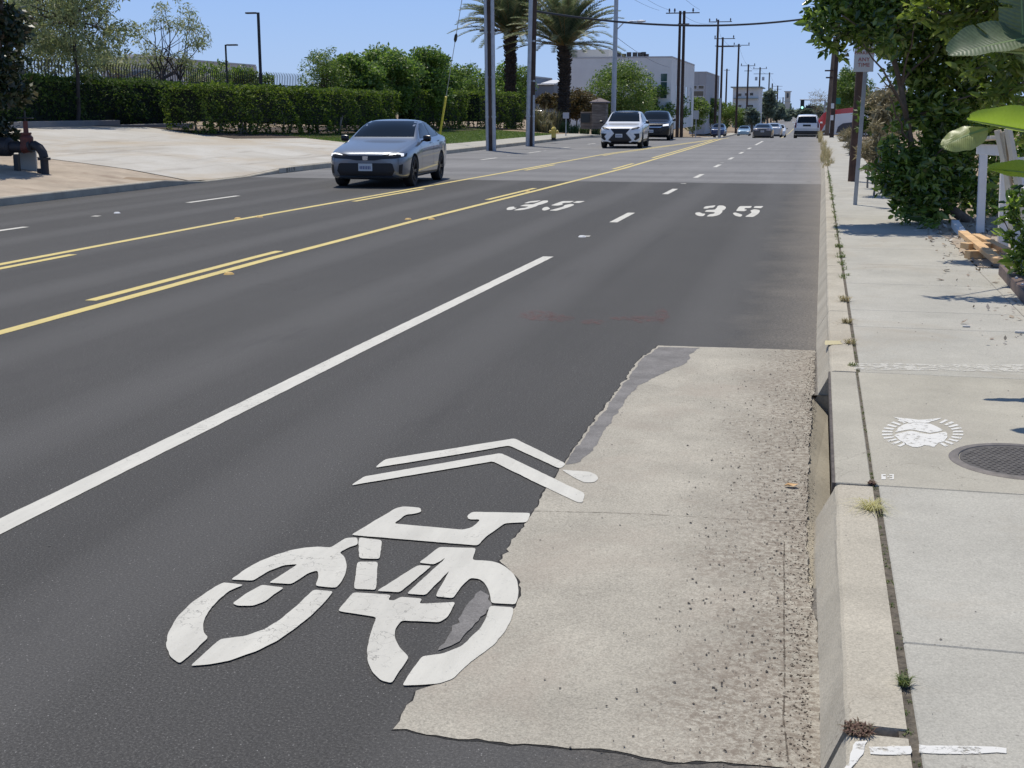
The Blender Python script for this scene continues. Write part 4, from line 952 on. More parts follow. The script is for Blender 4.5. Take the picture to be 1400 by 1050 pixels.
# ------------------------------------------------------------------ hedges
LH = leaf_mat('hedge_leaf', [(.03, .058, .012), (.06, .10, .018), (.10, .15, .026), (.16, .205, .04)], .38, .7, .3)
LHd = leaf_mat('dark_hedge_leaf', [(.024, .05, .013), (.045, .08, .02), (.075, .12, .026), (.11, .155, .035)], .35, .7, .3)
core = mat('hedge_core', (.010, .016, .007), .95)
def hedge(lab, x0, x1, y0, y1, ztop, zb, n, lm, size=.09, trunks=0, wob=.12):
    """clipped hedge: leaves on and under an uneven box surface, dark core, stems"""
    o = thing('hedge', lab, 'hedge', ((x0+x1)/2, (y0+y1)/2, 0)); L = Vector(o.location)
    rng = RNG; P = []; 
    A = [(y1-y0)*(ztop-zb(y0)), (y1-y0)*(x1-x0), (x1-x0)*(ztop-zb(y0)), (x1-x0)*(ztop-zb(y1))]
    A = np.array(A)/sum(A); c = (A*n).astype(int)
    def zz(y): return np.array([zb(v) for v in y])
    def bulge(a, b): return wob*(np.sin(a*1.7+b)+np.sin(a*4.1+b*2.3)*.6+np.sin(b*5.7+a*.9)*.4)
    y = rng.uniform(y0, y1, c[0]); h = rng.random(c[0])**.9; z = zz(y)+(ztop-zz(y))*h
    P.append(np.stack([x1+bulge(y, z*2)-np.abs(rng.normal(size=c[0]))*.12-.35*np.clip(.35-h, 0, 1), y, z], 1))
    y = rng.uniform(y0, y1, c[1]); x = rng.uniform(x0, x1, c[1]); P.append(np.stack([x, y, ztop+bulge(y, x)*.4-np.abs(rng.normal(size=c[1]))*.07], 1))
    for yy_, k, sg in ((y0, 2, -1), (y1, 3, 1)):
        x = rng.uniform(x0, x1, c[k]); z = zb(yy_)+(ztop-zb(yy_))*rng.random(c[k]); P.append(np.stack([x, yy_+sg*bulge(x*2, z*2)-sg*np.abs(rng.normal(size=c[k]))*.1, z], 1))
    P = np.concatenate(P)-np.array(L)
    foliage('foliage', P, size, lm, o, up=.6, nrm=None, aspect=.6)
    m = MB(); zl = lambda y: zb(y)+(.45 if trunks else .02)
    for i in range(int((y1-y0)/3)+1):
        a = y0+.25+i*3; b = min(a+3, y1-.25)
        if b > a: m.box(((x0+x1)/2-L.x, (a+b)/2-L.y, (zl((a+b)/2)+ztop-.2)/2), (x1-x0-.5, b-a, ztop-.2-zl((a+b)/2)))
    m.build('dark_core', core, o)  # solid near-black boxes stand in for the shade inside the hedge
    if trunks:
        m = MB()
        for i in range(trunks):
            y = random.uniform(y0+.5, y1-.5); x = x1-random.uniform(.3, .9); b = Vector((x, y, zb(y)-.05))-L
            for k in range(random.randint(1, 3)):
                p_, r_ = limb(b, b+Vector((random.gauss(0, .2), random.gauss(0, .35), random.uniform(.6, 1.1))), .05, .025, .08, 4); m.tube(p_, r_, 6)
        m.build('stems', M['palebark'], o)
    return o
hedge('long dark hedge beneath the iron fence on the far left', -26.3, -24.5, 29, 48, 2.75, lambda y: G(-24.6, y)+.15, 20000, LHd, .10)
hedge('tall clipped green hedge with bare stems behind the grey saloon', -21.6, -20.0, 40.2, 61, 2.52, lambda y: G(-20, y)+.05, 26000, LH, .095, 26)
hedge('low clipped hedge behind the yellow guy guard', -22.0, -20.6, 66, 76, 2.75, lambda y: G(-20.6, y)+.05, 9000, LH, .11, 10)
hedge('clipped hedge between the tall posts', -22.0, -20.2, 78, 90, 2.8, lambda y: G(-20.2, y)+.05, 8000, LH, .12, 6)
# iron fence with curved pickets
def fence():
    o = thing('iron_fence', 'black iron fence with curved spear pickets above the left hedges', 'fence', (-26.9, 52, 0))
    def zt(Y): return 2.83+(.19 if Y > 48 else .05)
    r1 = MB(); r1.bar((0, -24, zt(40)-.12), (0, 14, zt(60)-.12), .04, .05); r1.bar((0, -24, zt(40)-.38), (0, 14, zt(60)-.38), .04, .05); r1.build('rail', M['dark_metal'], o)
    p = MB()
    for i in range(int(38/.21)):
        y = -24+i*.21; z0 = 2.76+(y+24)/38*.15
        p.tube([(0, y, z0-1.2), (0, y, z0+.45), (.03, y, z0+.56), (.08, y, z0+.64)], [.019, .019, .016, .006], 4)
    pk = p.build('picket', M['dark_metal'], o); pk['kind'] = 'stuff'
    for i in range(14):
        y = -24+i*2.9; t = MB(); t.box((0, y, 1.95), (.08, .08, 2.0)); t.build('fence_post', M['dark_metal'], o)
fence()
# ------------------------------------------------------------------ trees
def tree(name, lab, base, H, crown, n, lm, size, bark, r0=.15, nb=26, br=.33, limbs=6, cat='tree', aspect=.5, folded=False, group=None, fork=.45, lean=(0, 0), droop=0, up=.4, stems=1):
    """crown = list of (centre offset, radii)"""
    o = thing(name, lab, cat, base, 0, group); m = MB(); P = []
    per = n//len(crown)
    for (c_, r_) in crown:
        p_, cen = crown_points(c_, r_, per, nb, br); P.append(p_)
        for s_ in range(stems):
            b0 = Vector((random.gauss(0, .12*(stems > 1)), random.gauss(0, .12*(stems > 1)), -.1)); fk = Vector((lean[0]+random.gauss(0, .25)*(stems > 1)*H*.3, lean[1]+random.gauss(0, .2)*(stems > 1)*H*.3, H*fork))
            q_, rr = limb(b0, fk, r0, r0*.62, .05); m.tube(q_, rr, 8)
            for k in range(max(2, limbs//stems)):
                e = Vector(cen[random.randrange(len(cen))]); q_, rr = limb(fk, e, r0*.5, r0*.1, .12); m.tube(q_, rr, 6)
                for j in range(2):
                    mid = Vector(q_[3]); e2 = Vector(cen[random.randrange(len(cen))])
                    if (e2-mid).length < max(r_)*1.1: q2, r2 = limb(mid, e2, r0*.2, r0*.05, .12); m.tube(q2, r2, 5)
    m.build('trunk', bark, o, True)
    foliage('crown', np.concatenate(P), size, lm, o, folded, aspect=aspect, droop=droop, up=up)
    return o
Lgum = leaf_mat('gum_leaf', [(.11, .14, .06), (.18, .22, .10), (.25, .29, .14), (.27, .26, .12)], .35, .5)
Lgreen = leaf_mat('green_leaf', [(.05, .095, .02), (.09, .155, .035), (.14, .215, .05), (.20, .27, .07)], .42, .5)
Lbright = leaf_mat('bright_leaf', [(.06, .11, .02), (.10, .16, .03), (.15, .21, .05), (.19, .25, .07)], .35, .45)
Lbrown = leaf_mat('bronze_leaf', [(.06, .045, .018), (.11, .075, .03), (.14, .10, .04), (.08, .09, .03)], .25, .5)
Ldark = leaf_mat('dark_leaf', [(.012, .024, .010), (.022, .04, .015), (.04, .06, .02), (.07, .055, .03)], .2, .45)
Lblue = leaf_mat('far_leaf', [(.09, .125, .10), (.13, .165, .12), (.17, .20, .15)], .35, .7)  # pale bluish greens put the distance haze into the leaf colour
def gl(X, Y): return (X, Y, G(X, Y))
# big dark tree at the frame's left edge
b = atY(12, 238, 24.5); b = Vector((b.x-.55, 24.5, G(b.x, 24.5)))
tree('bush_tree', 'dark shaggy evergreen at the left frame edge beside the water pipe', b, 5.2, [((-.12, 0, 2.75), (1.12, 1.5, 2.95))], 17000, Ldark, .15, M['bark'], .16, 40, .34, 9, fork=.35)
b = Vector(atX(104, 160, -24.35)); b.z = G(-24.35, b.y)
tree('gum_tree', 'tall wispy grey green tree with slim dark trunk rising through the left hedge', b, 7.0, [((.0, .3, 4.1), (2.0, 3.0, 2.7))], 15000, Lgum, .15, M['darkbark'], .075, 90, .22, 22, aspect=.28, droop=.8, fork=.5)
b = Vector(atX(30, 160, -29)); b.z = G(-29, b.y)
tree('gum_tree', 'wispy grey green tree partly behind the dark evergreen', b, 7.0, [((0, 0, 3.7), (2.6, 3.4, 2.9))], 15000, Lgum, .16, M['darkbark'], .08, 80, .25, 16, aspect=.28, droop=.8, fork=.45)
b = Vector(atX(243, 140, -29)); b.z = G(-29, b.y)
tree('gum_tree', 'thin see-through tree with several upright dark stems behind the fence', b, 7.5, [((0, 0, 3.9), (1.9, 2.5, 2.9))], 4200, Lgum, .15, M['darkbark'], .09, 40, .2, 18, aspect=.28, droop=.8, fork=.3, stems=4)
b = Vector(atX(168, 140, -34)); b.z = G(-34, b.y)
tree('gum_tree', 'low thin grey tree behind the fence between the two taller ones', b, 5.0, [((0, 0, 2.6), (2.6, 2.6, 1.5))], 4500, Lgum, .16, M['bark'], .09, 30, .24, 12, aspect=.3, droop=.6, fork=.4, stems=2)
b = Vector(atX(305, 140, -32)); b.z = G(-32, b.y)
tree('round_tree', 'bright green rounded tree behind the fence by the short lamp post', b, 3.8, [((0, 0, 2.3), (2.6, 2.6, 1.4))], 4500, Lbright, .16, M['bark'], .12, 26, .35, 5)
b = Vector(atX(355, 140, -34)); b.z = G(-34, b.y)
tree('round_tree', 'small dark green tree behind the tall lamp post', b, 3.5, [((0, 0, 2.1), (2.4, 2.4, 1.1))], 3000, Lgreen, .17, M['bark'], .12, 22, .35, 5)
def tX(x, X, lab, ptop, pw, n, lm, size=.15, name='bushy_tree', nb=34, **k):
    """tree whose crown is about pw px wide with its top at pixel row ptop"""
    b = atX(x, 150, X); d = b.y; zt = atX(x, ptop, X).z; g = G(X, d); H = zt-g; w = pw/F*d/2
    return tree(name, lab, (X, d, g), H, [((0, 0, H*.60), (w*1.35, w*1.4, H*.44))], int(n*1.9), lm, size, M['bark'], .13, nb, .32, 8, fork=.38, **k)
tX(448, -23.5, 'feathery light green tree left of the glossy leaved row', 56, 62, 3600, Lbright, .13, name='pepper_tree', aspect=.3, droop=.5)
tX(492, -22.5, 'first glossy green tree behind the clipped hedge, above the saloon', 72, 62, 6000, Lgreen, .17, stems=2)
tX(536, -21.9, 'broad glossy green tree with visible trunk right behind the hedge end', 68, 70, 7500, Lgreen, .17, stems=2)
tX(512, -25, 'glossy green tree filling behind the first two of the row', 66, 70, 6500, Lgreen, .17)
tX(558, -25.5, 'glossy green tree behind the two tallest of the row', 62, 70, 6500, Lbright, .17)
tX(470, -25, 'pale green tree joining the feathery tree to the row', 78, 54, 4500, Lbright, .16)
tX(600, -24, 'green tree closing the row beside the guy wire', 74, 56, 5500, Lgreen, .17)
tX(578, -21.5, 'tallest glossy green tree directly left of the guy wire', 64, 74, 8000, Lgreen, .17, stems=2)
tX(640, -27, 'dull green tree seen between the guy wire and the tall posts', 88, 62, 4500, Lgreen, .2)
tX(612, -30, 'dark green tree behind the guy wire', 94, 50, 3500, Lgreen, .2)
tX(700, -25, 'dark green tree between the twin posts and the single post', 84, 58, 5500, Lgreen, .2)
tX(668, -30, 'dark tree directly behind the twin posts', 92, 50, 3500, Lgreen, .2)
# bronze shrub, hedge and trees by the sign wall
def bush(x, X, lab, ptop, pbot, pw, n, lm, size, name='shrub', nb=26, squash=1., **k):
    d = atX(x, 150, X).y; z1 = atX(x, ptop, X).z; z0 = atX(x, pbot, X).z; w = pw/F*d/2; g = G(X, d)
    return tree(name, lab, (X, d, g), z1-g, [((0, 0, (z0+z1)/2-g), (w, w*squash, (z1-z0)/2*1.0))], n, lm, size, M['bark'], .07, nb, .34, 5, cat='shrub' if name == 'shrub' else 'tree', fork=.3, **k)
bush(789, -18.6, 'large rounded bronze shrub under the right palm', 120, 170, 66, 15000, Lbrown, .15, nb=80)
bush(752, -20.5, 'low bronze shrub left of the rounded one', 124, 152, 50, 6000, Lbrown, .16)
bush(845, -19.5, 'broad bright green round headed tree in front of the grey building', 82, 176, 104, 20000, Lbright, .2, name='round_tree', nb=90)
bush(893, -18.5, 'dull green low tree behind the black car', 112, 182, 64, 9500, Lgreen, .25, name='round_tree')
bush(918, -18.0, 'olive green low tree left of the double wooden pole', 120, 184, 48, 7000, Lgreen, .25, name='round_tree')
for k, (x_, top, w_, lab) in enumerate([(948, 129, 40, 'light green street tree just right of the double wooden pole'), (972, 131, 36, 'light green street tree behind the small parking sign'), (994, 137, 34, 'light green street tree beside the pale short post'), (1012, 146, 26, 'smallest light green street tree, farthest in the row')]):
    bush(x_, -17.2, lab, top, 181, w_*1.15, 6500, Lbright, .27, name='street_tree', nb=30, group='street trees along the far pavement')
# spiky plants by the hydrant
def spiky(x, X, lab, n, h, m, w=.03, pb=185):
    d = atX(x, 150, X).y; g = G(X, d); a, b = blades((0, 0, 0), n, .35, h, None, lean=.55, w=w)
    o = link('flax_plant', mesh_np('flax_plant', a, b, m), None, (X, d, g)); tag(o, lab, 'plant'); return o
Lflax = leaf_mat('flax_leaf', [(.10, .10, .05), (.16, .15, .08), (.22, .19, .11), (.09, .12, .05)], .2, .5)
Lagave = leaf_mat('agave_leaf', [(.05, .09, .03), (.09, .14, .05), (.15, .19, .07)], .2, .5)
for x_, X, lab, n, h, m in [(738, -17.5, 'tall bronze flax clump right beside the single tall post', 160, 2.0, Lflax), (757, -17.6, 'tall bronze flax clump behind the yellow hydrant', 170, 1.9, Lflax), (748, -16.8, 'shorter flax clump between the post and the hydrant', 120, 1.1, Lflax), (771, -17.2, 'green spiky plant right of the yellow hydrant', 110, 1.0, Lagave), (785, -16.8, 'small green agave in front of the bronze shrub', 90, .8, Lagave), (800, -16.9, 'green strappy plant at the foot of the stone pillar', 120, .9, Lagave), (815, -17, 'low green plant left of the white car', 120, .8, Lagave)]: spiky(x_, X, lab, n, h, m)
# palms
Lpalm = leaf_mat('palm_leaflet', [(.06, .095, .045), (.11, .15, .07), (.18, .21, .11), (.27, .26, .16)], .25, .5)
palmbark = mat('palm_bark', (.055, .040, .030), .95, var=.5, scale=4, bump=1, bscale=9)
stalk = mat('palm_stalk', (.30, .20, .07), .6, var=.25, scale=3)
def palm(x, Y, ptop, lab, seed):
    rng = random.Random(seed); a = atY(x, ptop, Y); X = a.x; g = G(X, Y); H = a.z-g; o = thing('palm_tree', lab, 'palm tree', (X, Y, g)); k = Y/F
    t = MB(); pr = []
    nrg = int(H/.13)
    for i in range(nrg):
        z = H*i/nrg; r = (.40 if z < H*.8 else .40+.10*(z/H-.8)/.2)
        pr += [(r*.86, z), (r*1.06, z+.09)]
    t.lathe(pr, n=14)
    for i in range(420):                       # old leaf bases
        z = rng.random()*H; an = rng.random()*6.28; r = .41+(.06 if z > H*.8 else 0)
        t.bar((r*math.cos(an)*.8, r*math.sin(an)*.8, z), (r*1.22*math.cos(an), r*1.22*math.sin(an), z+.16), .10, .05)
    t.build('trunk', palmbark, o)
    V = []; Fc = []; ms = MB()
    for i in range(112):
        an = i*2.39996+rng.gauss(0, .1); el = math.radians(rng.choice([86, 80, 73, 66, 58, 48, 36, 22, 8])+rng.gauss(0, 5)); L = 4.3*rng.uniform(.85, 1.1)
        dh = Vector((math.cos(an), math.sin(an), 0)); p = Vector((0, 0, H))+dh*.3; e = el; pts = [p.copy()]; n = 14
        for j in range(n):
            p = p+(dh*math.cos(e)+Vector((0, 0, math.sin(e))))*L/n; e -= math.radians(1.6+.42*j)*(1.0 if el > .4 else .75); pts.append(p.copy())
        ms.tube(pts, [.045-.040*j/n for j in range(n+1)], 4)
        for j in range(2, n*5):
            f = j/5
            if f >= n: break
            q = pts[int(f)].lerp(pts[int(f)+1], f-int(f)); tg = (pts[int(f)+1]-pts[int(f)]).normalized(); sd_ = tg.cross(Vector((0, 0, 1))); sd_ = sd_.normalized() if sd_.length > .05 else dh.cross(Vector((0, 0, 1)))
            upv = sd_.cross(tg); ll = .52*math.sin(PI*min(1, (f+1.5)/(n+2.5)))**.7+.08
            for sg in (-1, 1):
                d_ = (sd_*sg*.75+tg*.62+upv*.38+Vector((rng.gauss(0, .08), rng.gauss(0, .08), rng.gauss(0, .08)-.12))).normalized(); w_ = tg*.026; b = len(V)
                V += [q-w_, q+w_, q+d_*ll*.6+w_*.8, q+d_*ll+Vector((0, 0, -.05*ll)), q+d_*ll*.6-w_*.8]; Fc += [(b, b+1, b+2, b+4), (b+4, b+2, b+3)]
    ms.build('frond_stalks', stalk, o); link('fronds', mesh_np('fronds', V, Fc, Lpalm), o)
    t = MB()
    for i in range(60):
        an = rng.random()*6.28; dh = Vector((math.cos(an), math.sin(an), 0)); t.tube([Vector((0, 0, H-.2))+dh*.3, Vector((0, 0, H+.7))+dh*rng.uniform(.35, .6), Vector((0, 0, H+rng.uniform(1.2, 1.9)))+dh*rng.uniform(.4, .95)], [.05, .03, .012], 4)
    t.build('flower_stalks', mat('palm_orange', (.34, .19, .07), .7, var=.3, scale=3), o)
palm(772, 93, 62, 'right palm tree with arching fronds in front of the grey building', 3)
palm(698, 97, 44, 'left palm tree between the twin posts and the single post', 5)
# ------------------------------------------------------------------ poles and wires
def pole(name, lab, p, H, r0, r1, m, cat='utility pole', lean=(0, 0), part='pole'):
    o = thing(name, lab, cat, p); t = MB(); t.tube([(0, 0, -.3), (lean[0]*.5, lean[1]*.5, H*.5), (lean[0], lean[1], H)], [r0, (r0+r1)/2, r1], 14); t.build(part, m, o, True); return o
def conduit(o, x, y, H, r=.09, lean=(0, 0)):
    t = MB(); t.tube([(x, y, -.2), (x+lean[0], y+lean[1], H)], r, 12)
    for z in (1.2, 2.8, 4.6, 6.6): t.tube([(x+lean[0]*z/H, y+lean[1]*z/H, z), (x+lean[0]*z/H, y+lean[1]*z/H, z+.08)], r*1.25, 12)
    t.build('conduit', M['galv'], o, True)
a = at(673, 201, .15); o = pole('utility_pole', 'dark wooden pole flanked by two grey conduits on the far pavement', (a.x, a.y, .15), 12, .17, .15, M['wood_pole'], lean=(-.12, 0))
conduit(o, -.17, -.13, 11, .07, (-.12, 0)); conduit(o, .12, -.15, 11, .075, (-.12, 0))
t = MB(); t.box((-.12, -.1, 4.7), (.75, .05, .07)); t.build('bracket', M['dark_metal'], o)
a = at(723, 195.5, .15); o = pole('utility_pole', 'dark wooden pole with one broad grey conduit left of the hydrant', (a.x+.10, a.y, .15), 12, .15, .13, M['wood_pole'], lean=(.24, 0))
conduit(o, -.13, -.13, 11, .10, (.24, 0)); conduit(o, .15, -.1, 2.2, .05)
a = atY(838, 175, 84); a.z = .1; o = pole('street_lamp_pole', 'slim grey street lamp pole rising behind the white car', (a.x, a.y, a.z), 12, .17, .12, M['galv'], 'street lamp', lean=(.12, 0))
LP_ = Vector((a.x+.08, a.y, 5.7)); e_ = atY(872, 29, 84)
t = MB(); q0 = Vector((.08, 0, atY(841, 42, 84).z-a.z)); q2 = e_-Vector((a.x, a.y, a.z)); t.tube([q0, q0.lerp(q2, .35)+Vector((0, 0, .28)), q0.lerp(q2, .7)+Vector((0, 0, .18)), q2], .035, 8); t.build('lamp_arm', M['galv'], o, True)
t = MB(); t.lathe([(0, 0), (.10, .08), (.13, .35), (.09, .58), (0, .62)], n=12); t.V = [(q2.x-.1+v[2], q2.y+v[0], q2.z+v[1]*.6) for v in t.V]; t.build('lamp_head', mat('lamp_grey', (.55, .57, .6), .4), o, True)
def xarm(o, z, w, pins=(), d=.09, off=0):
    t = MB(); t.box((off, -.16, z), (w, d, d*1.15)); t.build('crossarm', M['wood_pole'], o)
    if pins:
        for x_ in pins:
            t = MB(); t.lathe([(0, 0), (.05, 0), (.05, .1), (.10, .13), (.10, .22), (.07, .26), (.09, .33), (.05, .42), (0, .43)], (x_, -.16, z+.05), n=10); t.build('insulator', mat('insulator', (.05, .04, .05), .4) if 'insulator' not in bpy.data.materials else bpy.data.materials['insulator'], o, True)
PX = {}
def far_pole(x, pt, lab, arms, r=.16, X=-14.25, wp=None, lean=0, small=False):
    d = atX(x, 150, X).y; g = gz(d)+.1; H = atY(x, pt, d).z-g; o = pole('utility_pole', lab, (X, d, g), H, r, r*.7, M['wood_pole'], lean=(lean, 0)); k = d/F
    for (py, x0, x1, pins) in arms:
        z = atY(x, py, d).z-g; xarm(o, z, (x1-x0)*k, [(q-x)*k for q in pins], off=((x0+x1)/2-x)*k)
    PX[x] = (X, d, g, H); return o
o = far_pole(926.5, 15, 'tall double wooden pole with three big insulators on its crossarm', [(18, 908, 952, (912.5, 919.5, 943.5)), (33, 924, 939, ())], .19, X=-14.6)
t = MB(); X_, d_, g_, H_ = PX[926.5]; t.tube([(.45, 0, -.3), (.42, 0, H_)], [.19, .14], 12); t.build('second_pole', M['wood_pole'], o, True)
o = far_pole(978, 27, 'tall wooden pole with a single high crossarm beyond the double pole', [(30, 966, 996, (967, 976, 994)), (63, 975, 999, ())], .2)
far_pole(985, 51, 'wooden pole with two crossarms close behind the previous one', [(53, 974, 1001, (975, 999)), (64, 978, 1009, ())], .2)
far_pole(1007, 60, 'straight wooden pole with one crossarm midway in the row', [(62, 1000, 1021, (1001, 1020))], .22)
far_pole(992, 94, 'short distant pole left of the row behind the trees', [(96, 988, 996, ())], .25, X=-22)
far_pole(1021, 88, 'pole with two crossarms left of the white three storey building edge', [(90, 1011, 1030, (1012, 1029)), (97, 1016, 1026, ())], .22)
far_pole(1037, 92, 'pole carrying two round transformers', [(94, 1028, 1046, (1029, 1045)), (101, 1029, 1045, ())], .24)
for sx in (-4.5, 4.5):
    X_, d_, g_, H_ = PX[1037]; k = d_/F; oo = [q for q in bpy.data.objects if q.get('label') == 'pole carrying two round transformers'][0]
    t = MB(); t.lathe([(0, 0), (.3, 0), (.3, .8), (0, .85)], (sx*k, -.2, atY(1037, 110, d_).z-g_), n=12); t.build('transformer', M['galv'], oo, True)
far_pole(1050, 99, 'plain pole just right of the transformer pole', [(101, 1045, 1055, ())], .24)
far_pole(1054.5, 114, 'small plain pole beside the far trees', [], .26)
far_pole(1062, 117, 'distant pole with a dark transformer box', [(118, 1056, 1068, ()), (122, 1057, 1067, ())], .3)
far_pole(1070, 133, 'most distant pole with a single crossarm', [(134, 1062, 1072, ())], .3)
# pale short post
a = atY(983, 186, 165); a.z = gz(165); d = 165; H = atY(983, 134, 165).z-a.z; pole('post', 'short pale grey post in front of the second dark pole', (a.x, 165, a.z), H, .16, .14, mat('pale_grey_post', (.45, .45, .44), .6), 'post', part='shaft')
# right hand poles
a = at(1166, 248, .15); o = pole('utility_pole', 'thick brown wooden pole standing on the right pavement behind the parking sign', (a.x, a.y, .15), 9, .115, .10, mat('brown_pole', (.10, .055, .036), .85, var=.35, scale=4, bump=.4, bscale=30), lean=(.18, 0))
a = at(1138, 188, .15); RP = Vector((a.x-.05, a.y, 0)); o = pole('utility_pole', 'slim dark pole with white notices on the right pavement beside the wagon', (RP.x, RP.y, .1), 9.5, .125, .10, M['wood_pole'], lean=(.12, 0))
for z_ in (1.15, 1.8):
    t = MB(); t.box((-.03, -.125, z_), (.17, .02, .28)); t.build('notice', M['signwhite'], o)
a = atY(1130, 182, 100); o = pole('utility_pole', 'leaning weathered pole beyond the dark one, by the red truck', (a.x, 100, gz(100)), 7.4, .17, .12, mat('weathered_pole', (.16, .12, .09), .9, var=.3, scale=3), lean=(.25, 0))
xarm(o, 5.0, .7); xarm(o, 4.5, .5)
a = atY(1136, 182, 120); o = pole('utility_pole', 'short brown pole directly behind the slim dark pole', (a.x+.02, 120, gz(120)), atY(1136, 100, 120).z-gz(120), .2, .16, mat('weathered_pole_wood', (.13, .10, .08), .9), lean=(.0, 0))
def wire(name, lab, a, b, sag, r=.012, cat='cable', m=None):
    a, b = Vector(a), Vector(b); pts = [a.lerp(b, i/24)+Vector((0, 0, -sag*4*(i/24)*(1-i/24))) for i in range(25)]
    t = MB(); t.tube(pts, r, 6); o = t.build(name, m or M['dark_metal'], smooth=True); tag(o, lab, cat); return o
a = atY(731, 15, at(723, 195.5, .15).y); b = atY(1139, 20, RP.y)
wire('cable', 'thick black cable sagging across the road from the single post to the right pole', a, b, .62, .052)
X0, d0, g0, H0 = PX[926.5]
for k, (dx, pxy) in enumerate([(-2.2, (790, -60)), (-1.1, (815, -60)), (2.0, (870, -80))]):
    z0 = H0+g0+.3; e = atY(pxy[0], pxy[1], 84)
    wire('power_line', ['thin power line left of three running up from the double pole', 'thin power line in the middle of three from the double pole', 'thin power line right of three from the double pole'][k], (X0+dx, d0, z0-.2), e, .5, .012, 'power line')
seq = [926.5, 978, 985, 1007, 1021, 1037, 1050, 1062]
for a_, b_ in zip(seq, seq[1:]):
    A, B = PX[a_], PX[b_]
    wire('power_line', f'thin power line strung between neighbouring wooden poles, {["nearest span", "second span, very short", "third span", "fourth span", "fifth span", "sixth span", "farthest span"][seq.index(a_)]}', (A[0], A[1], A[2]+A[3]-.2), (B[0], B[1], B[2]+B[3]-.2), .7, .014, 'power line')
a = atY(842, 50, 84); wire('service_line', 'thin wire slanting down from the lamp pole towards the grey building', a, atY(915, 92, 150), .3, .014, 'wire')
# guy wire with yellow guard
ga = atX(600, 184, -16.9); ga.z = G(-16.9, ga.y); top = Vector((-13.9, at(673, 201, .15).y, 9.6)); gw = thing('guy_wire', 'taut guy wire with bright yellow guard anchored in the grass', 'guy wire', ga)
dv = top-ga; t = MB(); t.tube([(0, 0, 0), dv], .016, 6); t.build('wire', M['galv'], gw)
t = MB(); t.tube([dv.normalized()*.05, dv.normalized()*2.25], .05, 8); t.build('guard', mat('yellow_plastic', (.75, .60, .10), .5), gw, True)
t = MB(); t.tube([dv.normalized()*4.9, dv.normalized()*5.0, dv.normalized()*5.2, dv.normalized()*5.3], [.03, .07, .07, .03], 10); t.build('insulator', M['dark_metal'], gw, True)
# parking lot lamps behind the fence
for (x_, pt, Y_, hd, r_, lab) in [(357, 17, 58, -1, .075, 'tall black lamp post with flat head behind the fence'), (311, 61, 60, 1, .05, 'short black lamp post with flat head behind the fence')]:
    a = atY(x_, 120, Y_); g = 2.0; H = atY(x_, pt, Y_).z-g; o = pole('lamp_post', lab, (a.x, Y_, g), H, r_, r_*.9, M['dark_metal'], 'lamp post')
    t = MB(); t.box((hd*.35, 0, H-.02), (.52, .25, .07)); t.box((hd*.08, 0, H-.03), (.2, .05, .05)); t.build('lamp_head', M['dark_metal'], o, bevel=.01)
# ------------------------------------------------------------------ hydrant, backflow pipes
hm = mat('yellow_hydrant_paint', (.62, .47, .10), .5, var=.15, scale=12); a = at(757, 192, .15)
o = thing('fire_hydrant', 'yellow fire hydrant on the far pavement edge', 'fire hydrant', (a.x, a.y, .15))
t = MB(); t.lathe([(0, 0), (.16, 0), (.16, .04), (.11, .05), (.11, .14), (.13, .15), (.13, .18), (.12, .20), (.115, .52), (.135, .53), (.135, .57), (.11, .62), (.06, .68), (0, .69)], n=20); t.build('barrel', hm, o, True)
t = MB(); t.lathe([(0, 0), (.165, 0), (.165, .05), (.115, .055), (.115, .16)], n=20); t.build('base_flange', M['dark_metal'], o, True)
t = MB(); t.lathe([(0, 0), (.03, 0), (.03, .05), (0, .05)], (0, 0, .69), n=5); t.build('top_nut', hm, o)
for d_ in ((1, 0), (-1, 0), (0, -1)):
    t = MB(); t.lathe([(.06, .08), (.06, .17), (.08, .17), (.08, .21), (.03, .22), (.03, .25), (0, .25)], n=12); t.V = [(v[2]*d_[0]+v[0]*abs(d_[1]), v[2]*d_[1]+v[0]*abs(d_[0]), .44+v[1]) for v in t.V]; t.build('outlet_cap', hm, o, True)
pipe = mat('dark_blue_pipe', (.022, .021, .024), .6, var=.3, scale=6); redp_ = mat('dull_red_valve', (.11, .028, .02), .6, var=.3, scale=8)
a = at(62, 240, .3); a = Vector((a.x, a.y, G(a.x, a.y))); o = thing('backflow_valve', 'above ground water pipe with dull red valve and handwheel beside the dark evergreen', 'water valve', a); k = a.y/F
t = MB(); t.tube([(0, 0, -.1), (0, 0, .25), (0, 0, .32)], [.085, .085, .085], 14); t.tube([(0, 0, .31), (0, 0, .36)], .135, 14)
t.tube([(0, 0, .36), (-.02, 0, .46), (-.09, 0, .56), (-.2, 0, .62), (-.30, 0, .60)], [.095]*5, 14); t.tube([(-.26, 0, .61), (-.31, 0, .60)], .14, 14); t.build('elbow_pipe', pipe, o, True)
t = MB(); t.tube([(-.31, 0, .60), (-.40, 0, .58), (-.46, 0, .58)], [.14, .12, .14], 14); t.tube([(-.38, 0, .55), (-.38, 0, .78), (-.38, 0, .86)], [.13, .14, .07], 14); t.tube([(-.38, 0, .80), (-.38, 0, 1.12)], [.055, .05], 10); t.tube([(-.38, 0, .84), (-.38, 0, .88)], .11, 12); t.build('gate_valve', redp_, o, True)
t = MB(); t.tube([(-.38, 0, 1.1), (-.38, 0, 1.33)], .018, 8)
t.tube([(-.38+.16*math.cos(q), .16*math.sin(q), 1.18) for q in [2*PI*i/24 for i in range(25)]], .014, 6)
for i in range(4): t.bar((-.38, 0, 1.18), (-.38+.16*math.cos(i*PI/2), .16*math.sin(i*PI/2), 1.18), .02, .012)
t.build('handwheel', M['dark_metal'], o)
